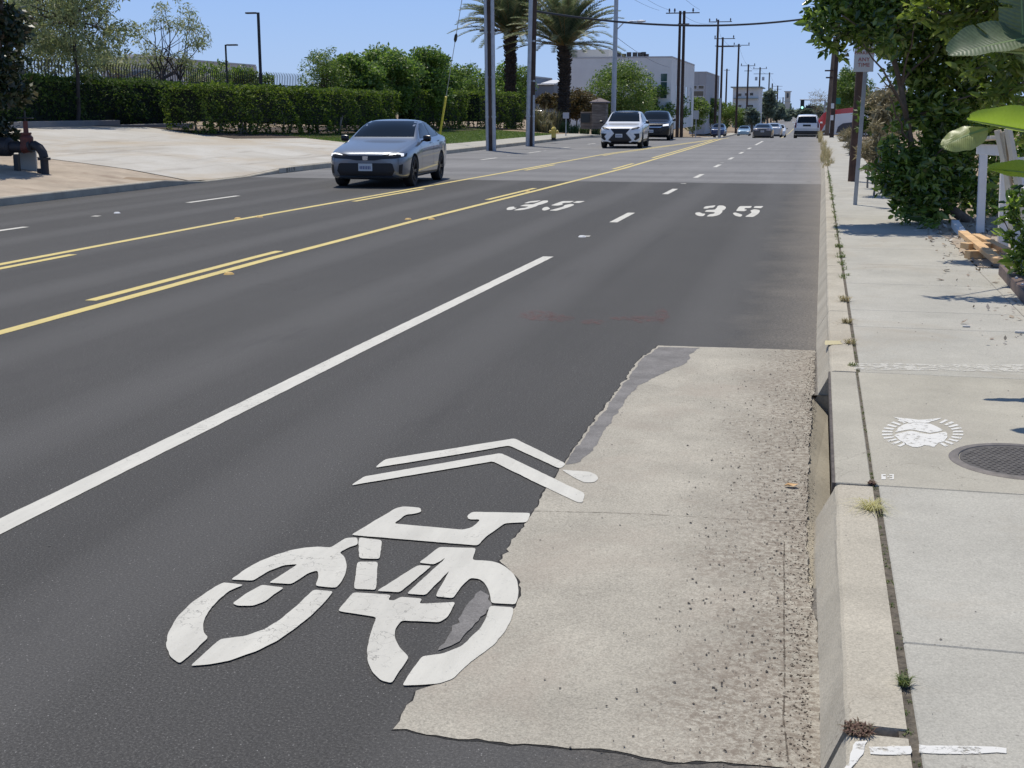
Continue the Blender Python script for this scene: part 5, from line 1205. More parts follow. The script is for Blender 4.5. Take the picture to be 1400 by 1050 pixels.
t = MB(); t.tube([(-.46, 0, .58), (-1.4, .0, .56)], .12, 14); t.tube([(-.75, 0, .58), (-.8, 0, .58), (-1.1, 0, .58), (-1.15, 0, .58)], [.15, .2, .2, .15], 14); t.tube([(-1.4, 0, .6), (-1.55, 0, .5), (-1.6, 0, .3), (-1.6, 0, -.1)], .09, 12); t.build('cross_pipe', pipe, o, True)
t = MB(); t.box((-.62, -.05, .18), (.10, .10, .5)); t.box((-.12, .05, .06), (.12, .12, .14)); t.build('support', M['dark_metal'], o)
t = MB(); t.box((-.62, .35, .24), (.42, .05, .50)); t.build('wire_cage', mat('pale_cage', (.42, .42, .38), .7), o, bevel=.01)
# ------------------------------------------------------------------ buildings
winm = mat('teal_window', (.03, .075, .085), .06, spec=1, coat=.4); darkw = mat('dark_window', (.02, .025, .03), .1, spec=1)
def building(name, lab, x0, x1, y0, y1, z0, z1, m, cat='building'):
    o = thing(name, lab, cat, ((x0+x1)/2, y0, z0)); t = MB(); t.box((0, (y1-y0)/2, (z1-z0)/2), (x1-x0, y1-y0, z1-z0)); t.build('wall', m, o, bevel=.03)
    t = MB()
    w = x1-x0; d = y1-y0; h = z1-z0
    for c_, s_ in (((0, .1, h+.06), (w+.12, .3, .14)), ((w/2-.1, d/2, h+.06), (.3, d-.6, .14)), ((-w/2+.1, d/2, h+.06), (.3, d-.6, .14))): t.box(c_, s_)
    t.build('parapet', mat('parapet_trim', (.5, .5, .5), .7) if 'parapet_trim' not in bpy.data.materials else bpy.data.materials['parapet_trim'], o)
    return o
def win(o, face, a, b, z0, z1, m=None, fr=.06, bars=0, depth=None):
    """window on the front (face F, at y=0) or right side (face R) of a building; a,b along the wall"""
    L = o.location; f = MB(); g = MB()
    def bx(mb, u0, u1, v0, v1, p0, p1):
        if face == 'F': mb.box(((u0+u1)/2-L.x, (p0+p1)/2, (v0+v1)/2-L.z), (u1-u0, abs(p1-p0), v1-v0))
        else: mb.box((depth-L.x-(p0+p1)/2, (u0+u1)/2-L.y, (v0+v1)/2-L.z), (abs(p1-p0), u1-u0, v1-v0))
    bx(g, a+fr, b-fr, z0+fr, z1-fr, -.02, .05)
    for r in ((a, b, z0, z0+fr), (a, b, z1-fr, z1), (a, a+fr, z0+fr, z1-fr), (b-fr, b, z0+fr, z1-fr)): bx(f, *r, -.06, .04)
    for i in range(bars):
        zz = z0+(z1-z0)*(i+1)/(bars+1); bx(f, a+fr, b-fr, zz-fr/2, zz+fr/2, -.05, .03)
    w = f.build('window', M['signwhite'], o); g.build('pane', m or winm, w)
gw_ = stripe_mat('grey_tilt_wall', (.72, .71, .68), 'x', .12, .08)
x0 = atY(776, 100, 150).x; x1 = atY(918, 100, 150).x; zt_ = atY(850, 79, 150).z
o = building('office_building', 'large grey tilt-up office building behind the right palm', x0, x1, 150, 178, -.5, zt_, gw_)
a, b = atY(903, 100, 150), atY(913, 100.5, 150); win(o, 'F', a.x, b.x, atY(903, 135, 150).z, a.z, bars=2)
a, b = atY(884.5, 100, 150), atY(891, 100.5, 150); win(o, 'F', a.x, b.x, atY(884, 132, 150).z, a.z, bars=2)
for y_ in (155, 160, 166, 172): win(o, 'R', y_, y_+2.4, 1.0, 4.6, bars=1, depth=x1)
L = o.location; t = MB()
a, b = atY(782, 68.5, 160), atY(834, 80, 160); t.box(((a.x+b.x)/2-L.x, 13, (a.z+zt_)/2-L.z), (b.x-a.x, 8, a.z-zt_)); t.build('roof_screen', mat('cream_screen', (.52, .50, .46), .8), o)
t = MB()
for x_ in (846, 853, 860, 868, 875, 880, 884): c_ = atY(x_, 77, 155); t.box((c_.x-L.x, 5, zt_+.45-L.z), (.5, .5, random.uniform(.3, .8)))
t.build('roof_vents', M['dark_metal'], o)
x2 = atY(944, 100, 205).x; x3 = atY(966, 100, 205).x; z3 = atY(950, 99, 205).z
o = building('office_building', 'smaller grey office block right of the double wooden pole', x2, x3, 205, 232, -2, z3, stripe_mat('grey_block_wall', (.38, .38, .39), 'x', .2, .08))
for a_ in (.06, .5): win(o, 'F', x2+(x3-x2)*a_, x2+(x3-x2)*(a_+.38), atY(950, 122, 205).z, atY(950, 116.5, 205).z, darkw)
win(o, 'F', x2+.1, x3-.3, atY(950, 132, 205).z, atY(950, 124, 205).z, darkw, bars=0)
o = building('apartment_block', 'white three storey block behind the far poles', atY(1003, 100, 300).x, atY(1039, 100, 300).x, 300, 318, -2.5, atY(1020, 120, 300).z, mat('white_render', (.66, .66, .64), .8, var=.06, scale=.4))
for (xa, xb, ya, yb) in ((1009, 1014, 127.5, 132), (1025, 1030, 126.5, 131), (1022, 1030, 143, 147), (1009, 1014, 143, 147), (1018, 1021, 127, 131)):
    p_, q_ = atY(xa, ya, 300), atY(xb, yb, 300); win(o, 'F', p_.x, q_.x, q_.z, p_.z, darkw)
t = MB(); L = o.location; a, b = atY(1001, 120, 300), atY(1040, 121, 300); t.box(((a.x+b.x)/2-L.x, 8.8, a.z+.12-L.z), (b.x-a.x+.6, 19.5, .25)); t.box(((a.x+b.x)/2-L.x, -.35, atY(1010, 134.5, 300).z-L.z), (b.x-a.x-.8, .9, .16)); t.build('roof_slab', mat('teal_grey_roof', (.24, .30, .30), .7), o)
a, b = atY(1074.5, 100, 480), atY(1082, 100, 480); zt2 = atY(1078, 126, 480).z
o = building('bell_tower', 'distant cream bell tower with a dark arched opening', a.x, b.x, 480, 482, -2, zt2, mat('cream_render', (.55, .52, .45), .8), 'tower')
L = o.location; t = MB(); t.box((0, -.04, atY(1078, 131, 480).z-L.z), (.62, .14, 1.4)); t.lathe([(0, -.12), (.31, -.12), (.31, .03), (0, .03)], (0, 0, atY(1078, 131, 480).z+.7-L.z), 'Y', 16); t.build('belfry_opening', darkw, o)
t = MB(); t.box((0, 1, zt2-L.z+.22), (2.6, 2.5, .3)); t.box((0, 1, atY(1078, 139, 480).z-L.z), (2.4, 2.4, .2)); t.build('cornice', mat('cream_cornice', (.5, .47, .4), .8), o)
# pale building and cars behind the left fence
zc = atX(170, 60, -60).z
o = building('warehouse', 'pale flat roofed building glimpsed through the wispy trees on the far left', atY(139, 90, 100).x, atY(214, 90, 100).x, 100, 120, 1, atY(170, 80, 100).z, mat('pale_wall', (.55, .53, .50), .8))
t = MB(); t.box((0, -.1, 3.4), (3.8, .12, .9)); t.build('window_band', darkw, o)
t = MB(); t.box((-1.3, 6, atY(170, 72, 100).z/2-.5), (1.6, 6, atY(170, 72, 100).z-1)); t.build('roof_block', bpy.data.materials['pale_wall'], o)
a = atY(443, 113, 85); o = thing('canopy', 'pale sloping glass canopy behind the fence near the feathery tree', 'canopy', (a.x, 85, 2.2))
t = MB(); k = 85/F; t.add([(-18*k, 0, .9), (20*k, 0, .9), (20*k, 3, 2.0), (-11*k, 3, 2.1), (-18*k, 0, .82), (20*k, 0, .82), (20*k, 3, 1.92), (-11*k, 3, 2.02)], [(0, 1, 2, 3), (7, 6, 5, 4), (0, 4, 5, 1), (1, 5, 6, 2), (2, 6, 7, 3), (3, 7, 4, 0)]); t.build('roof', mat('pale_blue_roof', (.42, .47, .52), .4), o)
t = MB(); t.box((-17*k, 0.1, .4), (.1, .1, .84)); t.box((19*k, .1, .4), (.1, .1, .84)); t.build('posts', M['galv'], o)
a = atY(749, 110, 120); o = building('shed', 'low shed with pale pitched roof seen left of the right palm trunk', atY(735, 100, 120).x, atY(758, 100, 120).x, 120, 128, 1, atY(745, 116, 120).z, mat('grey_shed', (.22, .235, .26), .8))
L = o.location; w_ = (atY(758, 100, 120).x-atY(738, 100, 120).x)/2; z_ = atY(745, 116, 120).z-L.z; zr = atY(745, 108, 120).z-L.z
t = MB(); t.add([(-w_-.1, -.3, z_+.03), (w_+.1, -.3, z_+.03), (w_+.1, 4, zr), (-w_+.4, 4, zr), (-w_-.1, 8.2, z_+.03), (w_+.1, 8.2, z_+.03)], [(0, 1, 2, 3), (3, 2, 5, 4), (0, 3, 4), (1, 5, 2)]); t.build('pitched_roof', mat('pale_roof', (.55, .56, .57), .6), o)
a = atY(722, 108, 112); o = building('annexe', 'grey blue annexe wall touching the single tall post in the picture', atY(716, 100, 125).x, atY(733, 100, 125).x, 125, 133, 1, atY(745, 106, 125).z, mat('blue_grey_wall', (.27, .31, .37), .8))
a = atX(748, 134, -23); van = Car('dark_van', 'dark parked car half hidden by the bronze shrubs', (a.x-1, a.y+6, G(-24, a.y)+1.0), math.radians(80), SUV, 2.69, .95, .37, blackp); suv_details(van)
# stone sign pillar and wall
stone = NB('stacked_stone', .9); _f = stone.math('FRACT', stone.math('MULTIPLY', stone.z, 3.2)); _g = stone.rng(_f, 0, .12, .55, 1)
_c = stone.ramp(stone.noise(2.5, 4, .6, (.6, .6, 3)), [(.35, (.12, .095, .08)), (.65, (.26, .215, .18))]); stone.bump(stone.noise(8, 4), .6, .03); stonem = stone.out(stone.mix(1.0, _c, _g, 'MULTIPLY'))
d = 82; a = atY(818, 170, d); g = .5; k = d/F
o = thing('sign_pillar', 'stacked stone entrance pillar with pyramid cap left of the lamp pole', 'pillar', (atY(820, 170, d).x, d, g)); h = atY(820, 141, d).z-g
t = MB(); t.box((0, 0, h/2), (19*k, 1.0, h)); t.build('shaft', stonem, o, bevel=.02)
t = MB(); t.lathe([(0.82, 0), (.82, .08), (.1, .3), (0, .32)], (0, 0, h), n=4); t.V = [((x-y)*.7, (x+y)*.7, z) for x, y, z in t.V]; t.build('cap', mat('purple_grey_cap', (.16, .13, .13), .8), o)
o = thing('sign_wall', 'low stacked stone sign wall beside the pillar', 'wall', (atY(803, 170, d).x, d, g)); h2 = atY(800, 153, d).z-g
t = MB(); t.box((0, 0, h2/2), (17*k, .6, h2)); t.build('wall', stonem, o, bevel=.02); t = MB(); t.box((-1.5*k, -.33, h2*.62), (12*k, .08, h2*.5)); t.build('sign_panel', mat('dark_panel', (.02, .025, .03), .4), o)
# small signs on the left
a = atY(776, 160, 76); o = thing('estate_sign', 'small white notice board among the plants by the bronze shrub', 'sign', (a.x, 76, G(a.x, 76))); zs = atY(774, 158, 76).z-G(a.x, 76)
t = MB(); t.box((-.1, 0, zs), (.36, .04, .34)); t.build('board', mat('faded_board', (.45, .44, .5), .6), o, bevel=.004); t = MB(); t.box((-.1, .04, zs/2-.1), (.05, .04, zs)); t.build('post', M['galv'], o)
a = atY(951, 185, 118); o = thing('parking_sign', 'small white parking sign on a post in front of the street trees', 'sign', (a.x, 118, gz(118)+.1)); zs = atY(951, 157, 118).z-gz(118)-.1
t = MB(); t.box((0, 0, zs), (.48, .03, .75)); t.build('panel', mat('sign_grey', (.42, .43, .43), .6), o, bevel=.004); t = MB(); t.tube([(0, .03, -.1), (0, .03, zs+.2)], .035, 8); t.build('post', M['galv'], o)
# ------------------------------------------------------------------ right side: signs, signal
a = at(1169, 280, .15); zb_ = atY(1178, 98, a.y).z-.15
o = thing('parking_sign', 'white no parking ANY TIME sign on a grey post, its top under the leaves', 'sign', (a.x, a.y, .15))
t = MB(); H = zb_+.45; t.box((.055, 0, H/2-.05), (.012, .045, H+.1)); t.box((.030, -.018, H/2-.05), (.045, .006, H+.1)); t.box((.004, 0, H/2-.05), (.012, .045, H+.1)); 
for v in range(len(t.V)): x, y, z = t.V[v]; t.V[v] = (x-.03+z/H*.055, y, z)
t.build('post', M['galv'], o)
t = MB(); t.box((0, 0, 0), (.305, .004, .457)); pn = t.build('panel', M['signwhite'], o, bevel=.001); pn.location = (.012, -.032, zb_+.225)
redt = mat('sign_red', (.38, .05, .05), .6)
text_mesh('lettering', 'NO', .13, redt, pn, (0, -.004, .155), (PI/2, 0, 0)); text_mesh('lettering', 'PARKING', .068, redt, pn, (0, -.004, .062), (PI/2, 0, 0))
text_mesh('lettering', 'ANY', .085, redt, pn, (0, -.004, -.040), (PI/2, 0, 0)); text_mesh('lettering', 'TIME', .085, redt, pn, (0, -.004, -.125), (PI/2, 0, 0))
a = atY(1142, 138, 112); o = thing('street_sign', 'green street name sign high on a pole at the side street', 'sign', (a.x, 112, gz(112)))
zs = atY(1141, 138, 112).z-gz(112); t = MB(); t.tube([(0, 0, 0), (0, 0, zs+.3)], .05, 8); t.build('post', M['galv'], o)
t = MB(); t.box((0, -.07, zs), (.85, .02, .5)); t.build('panel', mat('sign_green', (.02, .22, .14), .5), o); t = MB(); t.box((0, .07, zs-.0), (.02, .8, .45)); t.build('side_panel', bpy.data.materials['sign_green'], o)
Y_ = 150; a = atY(1126, 180, Y_); zt3 = atY(1100, 137, Y_).z; o = thing('traffic_signal', 'traffic light hanging from a mast arm over the far road', 'traffic light', (a.x, Y_, gz(Y_)))
xs_ = atY(1097, 142, Y_).x-a.x; xs2 = atY(1108, 146, Y_).x-a.x; zz_ = zt3-gz(Y_)
t = MB(); t.tube([(0, 0, 0), (0, 0, zz_)], .09, 8); t.tube([(0, 0, zz_), (xs_-.3, 0, zz_+.05)], .06, 8); t.build('mast', M['galv'], o)
t = MB(); t.box((xs_, -.1, zz_-.45), (.42, .25, 1.05)); t.build('signal_head', M['black'], o, bevel=.03)
t = MB(); t.lathe([(0, -.03), (.13, -.03), (.13, .0), (0, 0)], (xs_, -.235, zz_-.80), 'Y', 14); t.build('green_lamp', mat('green_signal', (.3, .9, .75), .4, emit=((.45, 1, .85), 1.5)), o)
t = MB(); t.box((xs2, -.1, zz_-.75), (1.0, .04, .3)); t.tube([(xs2, 0, zz_), (xs2, -.08, zz_-.6)], .02, 6); t.build('name_panel', M['dark_metal'], o)
# ------------------------------------------------------------------ right side vegetation
Lbig = leaf_mat('glossy_leaf', [(.025, .05, .012), (.065, .115, .022), (.12, .19, .035), (.21, .29, .06), (.36, .44, .13)], .42, .26, .8)  # wide spread of leaf tones paints in deep shadow and sunlit highlights
Lyel = leaf_mat('yellow_green_leaf', [(.10, .15, .03), (.16, .22, .04), (.22, .27, .06), (.07, .11, .03)], .4, .35)
def big_tree():
    base = Vector((2.25, 18.6, .12)); o = thing('leafy_tree', 'large glossy leaved tree leaning over the right pavement', 'tree', base)
    m = MB(); th_ = [(atY(px_, py_, 18.4)-base) for px_, py_ in ((1252, 300), (1250, 250), (1247, 205), (1240, 165), (1232, 120), (1222, 80), (1215, 30), (1200, -40))]
    th_[0] = Vector((0.02, 0, -.1)); m.tube(th_, [.075, .06, .048, .042, .038, .032, .026, .015], 10)
    for p_, q_, r_ in ((1, atY(1300, 190, 18.2), .045), (2, atY(1215, 130, 17.5), .03), (3, atY(1180, 60, 17.6), .035), (4, atY(1290, 60, 18.6), .04), (5, atY(1150, 20, 17.5), .03), (5, atY(1260, -20, 18.5), .03), (3, atY(1330, 130, 18.8), .04), (6, atY(1120, -40, 17.5), .02)):
        l_, rr = limb(th_[p_], q_-base, r_*.6, .008, .10); m.tube(l_, rr, 7)
    for p_, q_ in ((4, (1185, 5)), (4, (1250, 30)), (5, (1240, 0)), (3, (1200, 100))):
        l_, rr = limb(th_[p_], atY(*q_, 17.9)-base, .018, .006, .12); m.tube(l_, rr, 5)
    m.build('trunk', mat('grey_brown_bark', (.13, .10, .075), .85, var=.3, scale=14, bump=.3), o, True)
    P = []; k = 18.0/F
    # clumps as (px, py, radius px, depth offset, density)
    cl = [(1120,25,24,0,1),(1135,55,20,-.3,1),(1150,8,30,.2,1.1),(1162,46,18,-.2,1),(1152,74,9,-.3,.7),(1130,-20,34,.2,1),(1185,30,34,.3,1.2),(1180,60,12,.2,.9),(1216,66,20,0,1),(1200,40,20,0,1),(1215,10,34,.4,1.2),(1225,55,30,.6,1),(1245,95,34,.5,1.2),(1250,25,36,.8,1.2),(1285,50,40,.9,1.2),(1280,110,38,.6,1.2),(1315,80,40,1.0,1.2),(1330,20,44,1.0,1.2),(1330,130,36,.9,1.1),(1375,100,44,1.0,1.1),
          (1270,150,34,.3,1.3),(1240,140,20,.3,.7),(1300,170,34,.5,1.3),(1285,205,36,.3,1.4),(1262,235,34,0,1.5),(1235,235,28,-.2,1.3),(1222,205,24,-.1,1),(1215,250,22,-.4,1),(1200,235,16,-.4,.6),(1250,265,30,-.2,1.4),(1290,250,36,.3,1.4),(1310,215,32,.6,1.3),(1228,175,16,.1,.5),(1325,260,34,.6,1.3),(1240,290,18,-.4,.8),(1275,285,26,0,1.2),(1270,310,14,-.8,.4),(1220,150,10,.1,.3),(1205,-50,60,.5,1.6),(1270,-60,70,.8,1.8),(1350,-50,70,1.2,1.8),(1140,-70,45,.3,1.2),(1390,30,44,1.2,1.2),(1345,180,36,1.2,1.2),(1385,220,40,1.5,1.2),(1360,280,30,1.6,1)]
    cl += [(x_+random.uniform(-12, 12), y_+random.uniform(-10, 10), r_*.9, dy-.75, dn*.55) for (x_, y_, r_, dy, dn) in cl if y_ < 95 and x_ > 1185 or y_ < 40 and x_ > 1110]
    for (x_, y_, r_, dy, dn) in cl:
        c_ = atY(x_, y_, 18.3+dy)-base; rr = r_*k*1.05; P.append(blob_points(c_, (rr, rr*1.2, rr*.85), int(300*dn*(r_/28)**2), .15)[0])
    P = np.concatenate(P); P = P[P[:, 2] > .02]
    foliage('crown', P, .108, Lbig, o, True, up=.5, aspect=.42)
    return o
big_tree()
# second tree further right with yellow-green upper leaves
base = Vector((3.1, 14.6, .12)); o = thing('leafy_tree', 'yellow green leaved tree above the banana leaves at the right edge', 'tree', base); m = MB()
l_, rr = limb((0, 0, -.1), (-.3, 0, 2.4), .08, .05, .06); m.tube(l_, rr, 8); P = []
for (x_, y_, r_, n_) in [(1290,-10,40,200),(1330,-5,40,220),(1375,10,44,240),(1300,35,26,90),(1340,40,26,80),(1262,8,24,70),(1385,85,34,150),(1370,130,30,110),(1330,95,18,40),(1400,170,34,140),(1420,60,60,300),(1350,-60,70,380),(1320,15,20,60),(1215,-85,14,26),(1250,-100,16,40),(1290,-80,20,60),(1330,-110,24,90),(1265,-140,16,40),(1310,-160,26,90),(1380,-120,34,150)]:
    c_ = atY(x_, y_, 14.4 if y_ > -70 else 11.9)-base; rr_ = r_*14.4/F; P.append(blob_points(c_, (rr_, rr_, rr_*.8), n_, .2)[0]); q_, r2 = limb((-.3, 0, 2.4), c_, .03, .008, .1); m.tube(q_, r2, 5)
m.build('trunk', M['bark'], o, True); foliage('crown', np.concatenate(P), .12, Lyel, o, True, up=.5, aspect=.36)
# far right hedgerow, bare bush, dry grass, vine
Lvine = leaf_mat('vine_leaf', [(.05, .09, .02), (.09, .15, .03), (.15, .21, .05)], .35, .5)
Ltwig = leaf_mat('dry_twig', [(.16, .15, .08), (.26, .22, .13), (.36, .31, .19)], .15, .8)
def rbush(lab, x, Y, ptop, pbot, pw, n, lm, size, name='shrub', cat='shrub', asp=.5, nb=26, dp=1.0, **kk):
    a = atY(x, pbot, Y); b = atY(x, ptop, Y); w = pw/F*Y/2; g = gz(Y)+.12
    return tree(name, lab, (a.x, Y, g), b.z-g, [((0, 0, (a.z+b.z)/2-g), (w, w*dp, (b.z-a.z)/2))], n, lm, size, M['palebark'], .022, nb, .34, 6, cat=cat, aspect=asp, fork=.3, **kk)
rbush('pinkish dry vine mass behind the brown pole', 1212, 25.5, 108, 200, 62, 3600, Ltwig, .11, asp=.22, dp=1.6)
rbush('dry bleached shrub beside the thick brown pole', 1196, 24, 160, 250, 46, 2600, Ltwig, .12, asp=.2, dp=1.5)
rbush('green leafy vine on the fence right of the parking sign', 1190, 26.5, 118, 190, 34, 1500, Lvine, .10, dp=1.5)
rbush('dry grassy shrub left of the thick brown pole', 1161, 46, 172, 218, 16, 1500, Ltwig, .16, asp=.12, dp=3, droop=-.6)
rbush('pale dry bush farther along the right fence', 1153, 66, 176, 202, 12, 900, Ltwig, .18, asp=.12, dp=3, droop=-.6)
rbush('yellow green tree behind the thick brown pole', 1164, 122, 84, 158, 50, 9500, Lvine, .18, 'roadside_tree', 'tree', nb=40, dp=2)
rbush('dull green tree between the slim poles and the yellow green one', 1150, 128, 108, 158, 26, 3500, Lvine, .22, 'roadside_tree', 'tree', dp=2)
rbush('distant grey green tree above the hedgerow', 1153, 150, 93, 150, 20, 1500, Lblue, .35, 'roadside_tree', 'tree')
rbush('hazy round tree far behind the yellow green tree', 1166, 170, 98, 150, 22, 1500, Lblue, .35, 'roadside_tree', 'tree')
rbush('leafless pale bush above the wagon beside the poles', 1118, 118, 118, 168, 26, 700, Ltwig, .25, asp=.1, nb=40, name='bare_bush', cat='bush')
# far vegetation on the skyline
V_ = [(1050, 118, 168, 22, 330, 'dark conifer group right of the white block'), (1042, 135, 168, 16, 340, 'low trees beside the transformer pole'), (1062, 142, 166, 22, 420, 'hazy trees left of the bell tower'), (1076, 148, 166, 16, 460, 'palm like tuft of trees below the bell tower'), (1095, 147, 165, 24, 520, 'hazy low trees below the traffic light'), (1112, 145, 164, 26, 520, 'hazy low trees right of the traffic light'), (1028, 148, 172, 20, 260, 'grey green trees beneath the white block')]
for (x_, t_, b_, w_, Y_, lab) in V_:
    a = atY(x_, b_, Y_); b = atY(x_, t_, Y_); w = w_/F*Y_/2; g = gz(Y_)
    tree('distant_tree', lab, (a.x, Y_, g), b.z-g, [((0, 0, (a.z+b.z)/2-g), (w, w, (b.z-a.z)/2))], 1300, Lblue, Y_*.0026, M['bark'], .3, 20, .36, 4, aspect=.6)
P = []
for i in range(90):
    X = random.uniform(-420, 320); Y_ = random.uniform(620, 760)
    if -20 < X < 5: continue
    P.append(blob_points((X, Y_, gz(Y_)+2), (16, 8, random.uniform(3, 6.5)), 260, .3)[0])
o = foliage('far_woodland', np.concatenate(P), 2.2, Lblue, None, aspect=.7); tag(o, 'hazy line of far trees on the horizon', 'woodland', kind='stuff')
P = [blob_points((random.uniform(5, 30), random.uniform(30, 300), 1.0), (2.5, 5, 1.8), 200, .3)[0] for i in range(60)]
o = foliage('roadside_scrub', np.concatenate(P), .5, Lvine, None, aspect=.6); tag(o, 'scrub filling the ground beyond the right hedgerow', 'scrub', kind='stuff')
# ------------------------------------------------------------------ white fence, lumber, beam
wf = thing('white_fence', 'white wooden fence posts and top rail under the banana leaves', 'fence', (1.95, 14.6, .12))
def postp(xb, yb, xt, yt, w, lab='post'):
    a = at(xb, yb, .12); b = atY(xt, yt, a.y); t = MB(); L = Vector(wf.location); t.bar(a-L-Vector((0, 0, .1)), b-L, w, w); t.build(lab, M['white'], wf, bevel=.004)
postp(1340, 322, 1345, 200, .092); postp(1371, 345, 1376, 205, .105); postp(1392, 352, 1397, 215, .105)
L = Vector(wf.location); a = atY(1338, 204, 15.2)-L; b = atY(1380, 206, 13.6)-L; t = MB(); t.bar(a, b, .05, .11); t.build('rail', M['white'], wf, bevel=.004)
a = atY(1334, 191, 15.2)-L; b = atY(1366, 188, 13.6)-L; t = MB(); t.bar(a, b, .16, .035); t.build('cap_board', mat('cream_board', (.68, .60, .47), .6), wf, bevel=.004)
cream = mat('cream_timber', (.68, .58, .42), .6, var=.12, scale=4); pine = mat('raw_pine', (.62, .40, .20), .7, var=.2, scale=6)
for k, (p_, q_, w_) in enumerate([((1390, 300), (1364, 178), .10), ((1401, 300), (1378, 176), .12), ((1384, 330), (1372, 180), .05)]):
    a, b = atY(*p_, 13.0), atY(*q_, 13.1); t = MB(); t.bar(a, b, w_, .04); o = t.build('leaning_board', cream, bevel=.003); tag(o, ['cream board leaning left against the white posts', 'widest cream board leaning at the right edge', 'narrow cream board between the other leaning ones'][k], 'board', 'boards leaning on the white fence')
pl = [((1316, 322), (1366, 350), .10, .05, 'long pine plank on top of the pile pointing to the camera'), ((1322, 352), (1362, 350), .09, .08, 'short pine block at the front of the pile'), ((1318, 340), (1352, 338), .12, .06, 'pine plank in the middle of the pile'), ((1334, 326), (1376, 345), .09, .05, 'pine plank at the back of the pile by the posts'), ((1330, 345), (1350, 352), .09, .05, 'stub of pine in shadow under the pile')]
for k, (p_, q_, w_, h_, lab) in enumerate(pl):
    z_ = .17+(.10 if k == 0 else .0 if k in (1, 4) else .05); a, b = at(*p_, z_), at(*q_, z_); t = MB(); t.bar(a+Vector((0, 0, .03)), b+Vector((0, 0, .02 if k else -.05)), w_, h_); o = t.build('pine_plank', pine, bevel=.003); tag(o, lab, 'plank', 'pine offcuts piled by the white fence')
a = at(1307, 316, .14); t = MB(); t.bar(a+Vector((0, .2, .08)), at(1318, 326, .14)+Vector((0, 0, .02)), .09, .09); o = t.build('painted_block', M['white'], bevel=.004); tag(o, 'short white painted timber end lying left of the pine pile', 'timber')
a, b = at(1366, 372, .17), at(1425, 440, .17); t = MB(); d_ = (b-a).normalized(); s_ = Vector((d_.y, -d_.x, 0)).normalized()
if s_.x < 0: s_ = -s_
t.bar(a+Vector((0, 0, .0)), b, .012, .12); t.bar(a+s_*.08+Vector((0, 0, .066)), b+s_*.08+Vector((0, 0, .066)), .17, .012)
o = thing('steel_beam', 'rusty brown steel beam with pale bolts at the right edge', 'beam', a); t.V = [tuple(Vector(v)-a) for v in t.V]; t.build('beam_body', mat('brown_steel', (.15, .105, .09), .6, .2, var=.3, scale=10), o, bevel=.002)
t = MB()
for k in range(7): c_ = (b-a)*(k+.5)/7; t.lathe([(0, .016), (.012, .012), (.014, 0)], (c_.x+s_.x*.03, c_.y+s_.y*.03, .074), n=8)
t.build('bolts', M['galv'], o, True)
# dirt patch behind the pavement and litter
struct(sheet('dirt_patch', [[at(1268, 296, .15), at(1290, 322, .15), at(1337, 366, .15), at(1450, 366, .15), at(1450, 290, .15)]], .156, M['dirt'], jit=.02, res=.08))
P = []
for i in range(520): 
    p_ = at(random.uniform(1290, 1420), random.uniform(345, 480), .15)
    if random.random() < (p_.x-1.0)/1.4: P.append((p_.x, p_.y, .153))
o = foliage('leaf_litter', np.array(P), .05, leaf_mat('litter', [(.10, .07, .05), (.30, .24, .17), (.5, .46, .4), (.2, .13, .08)], 0, .8), None, aspect=.5, up=3); tag(o, 'dead leaves and chips littering the pavement edge by the beam', 'leaf litter', kind='stuff')
P = [(random.gauss(2.0, .5), random.gauss(17, 1.6), .16) for i in range(900)]
o = foliage('leaf_litter', np.array([p for p in P if p[0] > 1.3]), .06, bpy.data.materials['litter'], None, aspect=.5, up=3); tag(o, 'dead leaves on the dirt beneath the leaning tree', 'leaf litter', kind='stuff')
for k, (x_, y_, s_) in enumerate([(1321, 447, .022), (1394, 455, .028)]):
    t = MB(); t.lathe([(0, 0), (s_, 0), (s_*.9, s_*.5), (s_*.4, s_*.8), (0, s_*.8)], n=7); o = t.build('stone', mat('pale_stone'+'ab'[k], (.5, .48, .44), .9), None); o.location = at(x_, y_, .152); o.scale = (1.3, .8, .8); tag(o, ['small pale stone alone on the pavement', 'pale lump in the litter at the right edge'][k], 'stone')
# dark leaved shrub at right edge
base = Vector((1.95, 12.2, .15)); o = thing('shrub', 'dark small leaved shrub in front of the boards at the right edge', 'shrub', base); m = MB(); P = []
for (x_, y_, r_, n_) in [(1392,262,14,26),(1385,285,18,46),(1398,310,20,60),(1380,325,13,30),(1402,345,20,70),(1385,358,14,40),(1402,375,14,40),(1372,300,10,16),(1412,280,24,80),(1420,340,30,120)]:
    c_ = atY(x_, y_, 11.9)-base; rr_ = r_*11.9/F; P.append(blob_points(c_, (rr_, rr_, rr_*.8), n_, .1)[0]); q_, r2 = limb((.15, 0, 0), c_, .012, .004, .1); m.tube(q_, r2, 5)
m.build('stems', M['bark'], o, True); foliage('foliage', np.concatenate(P), .085, Lbig, o, True, up=.4, aspect=.42)
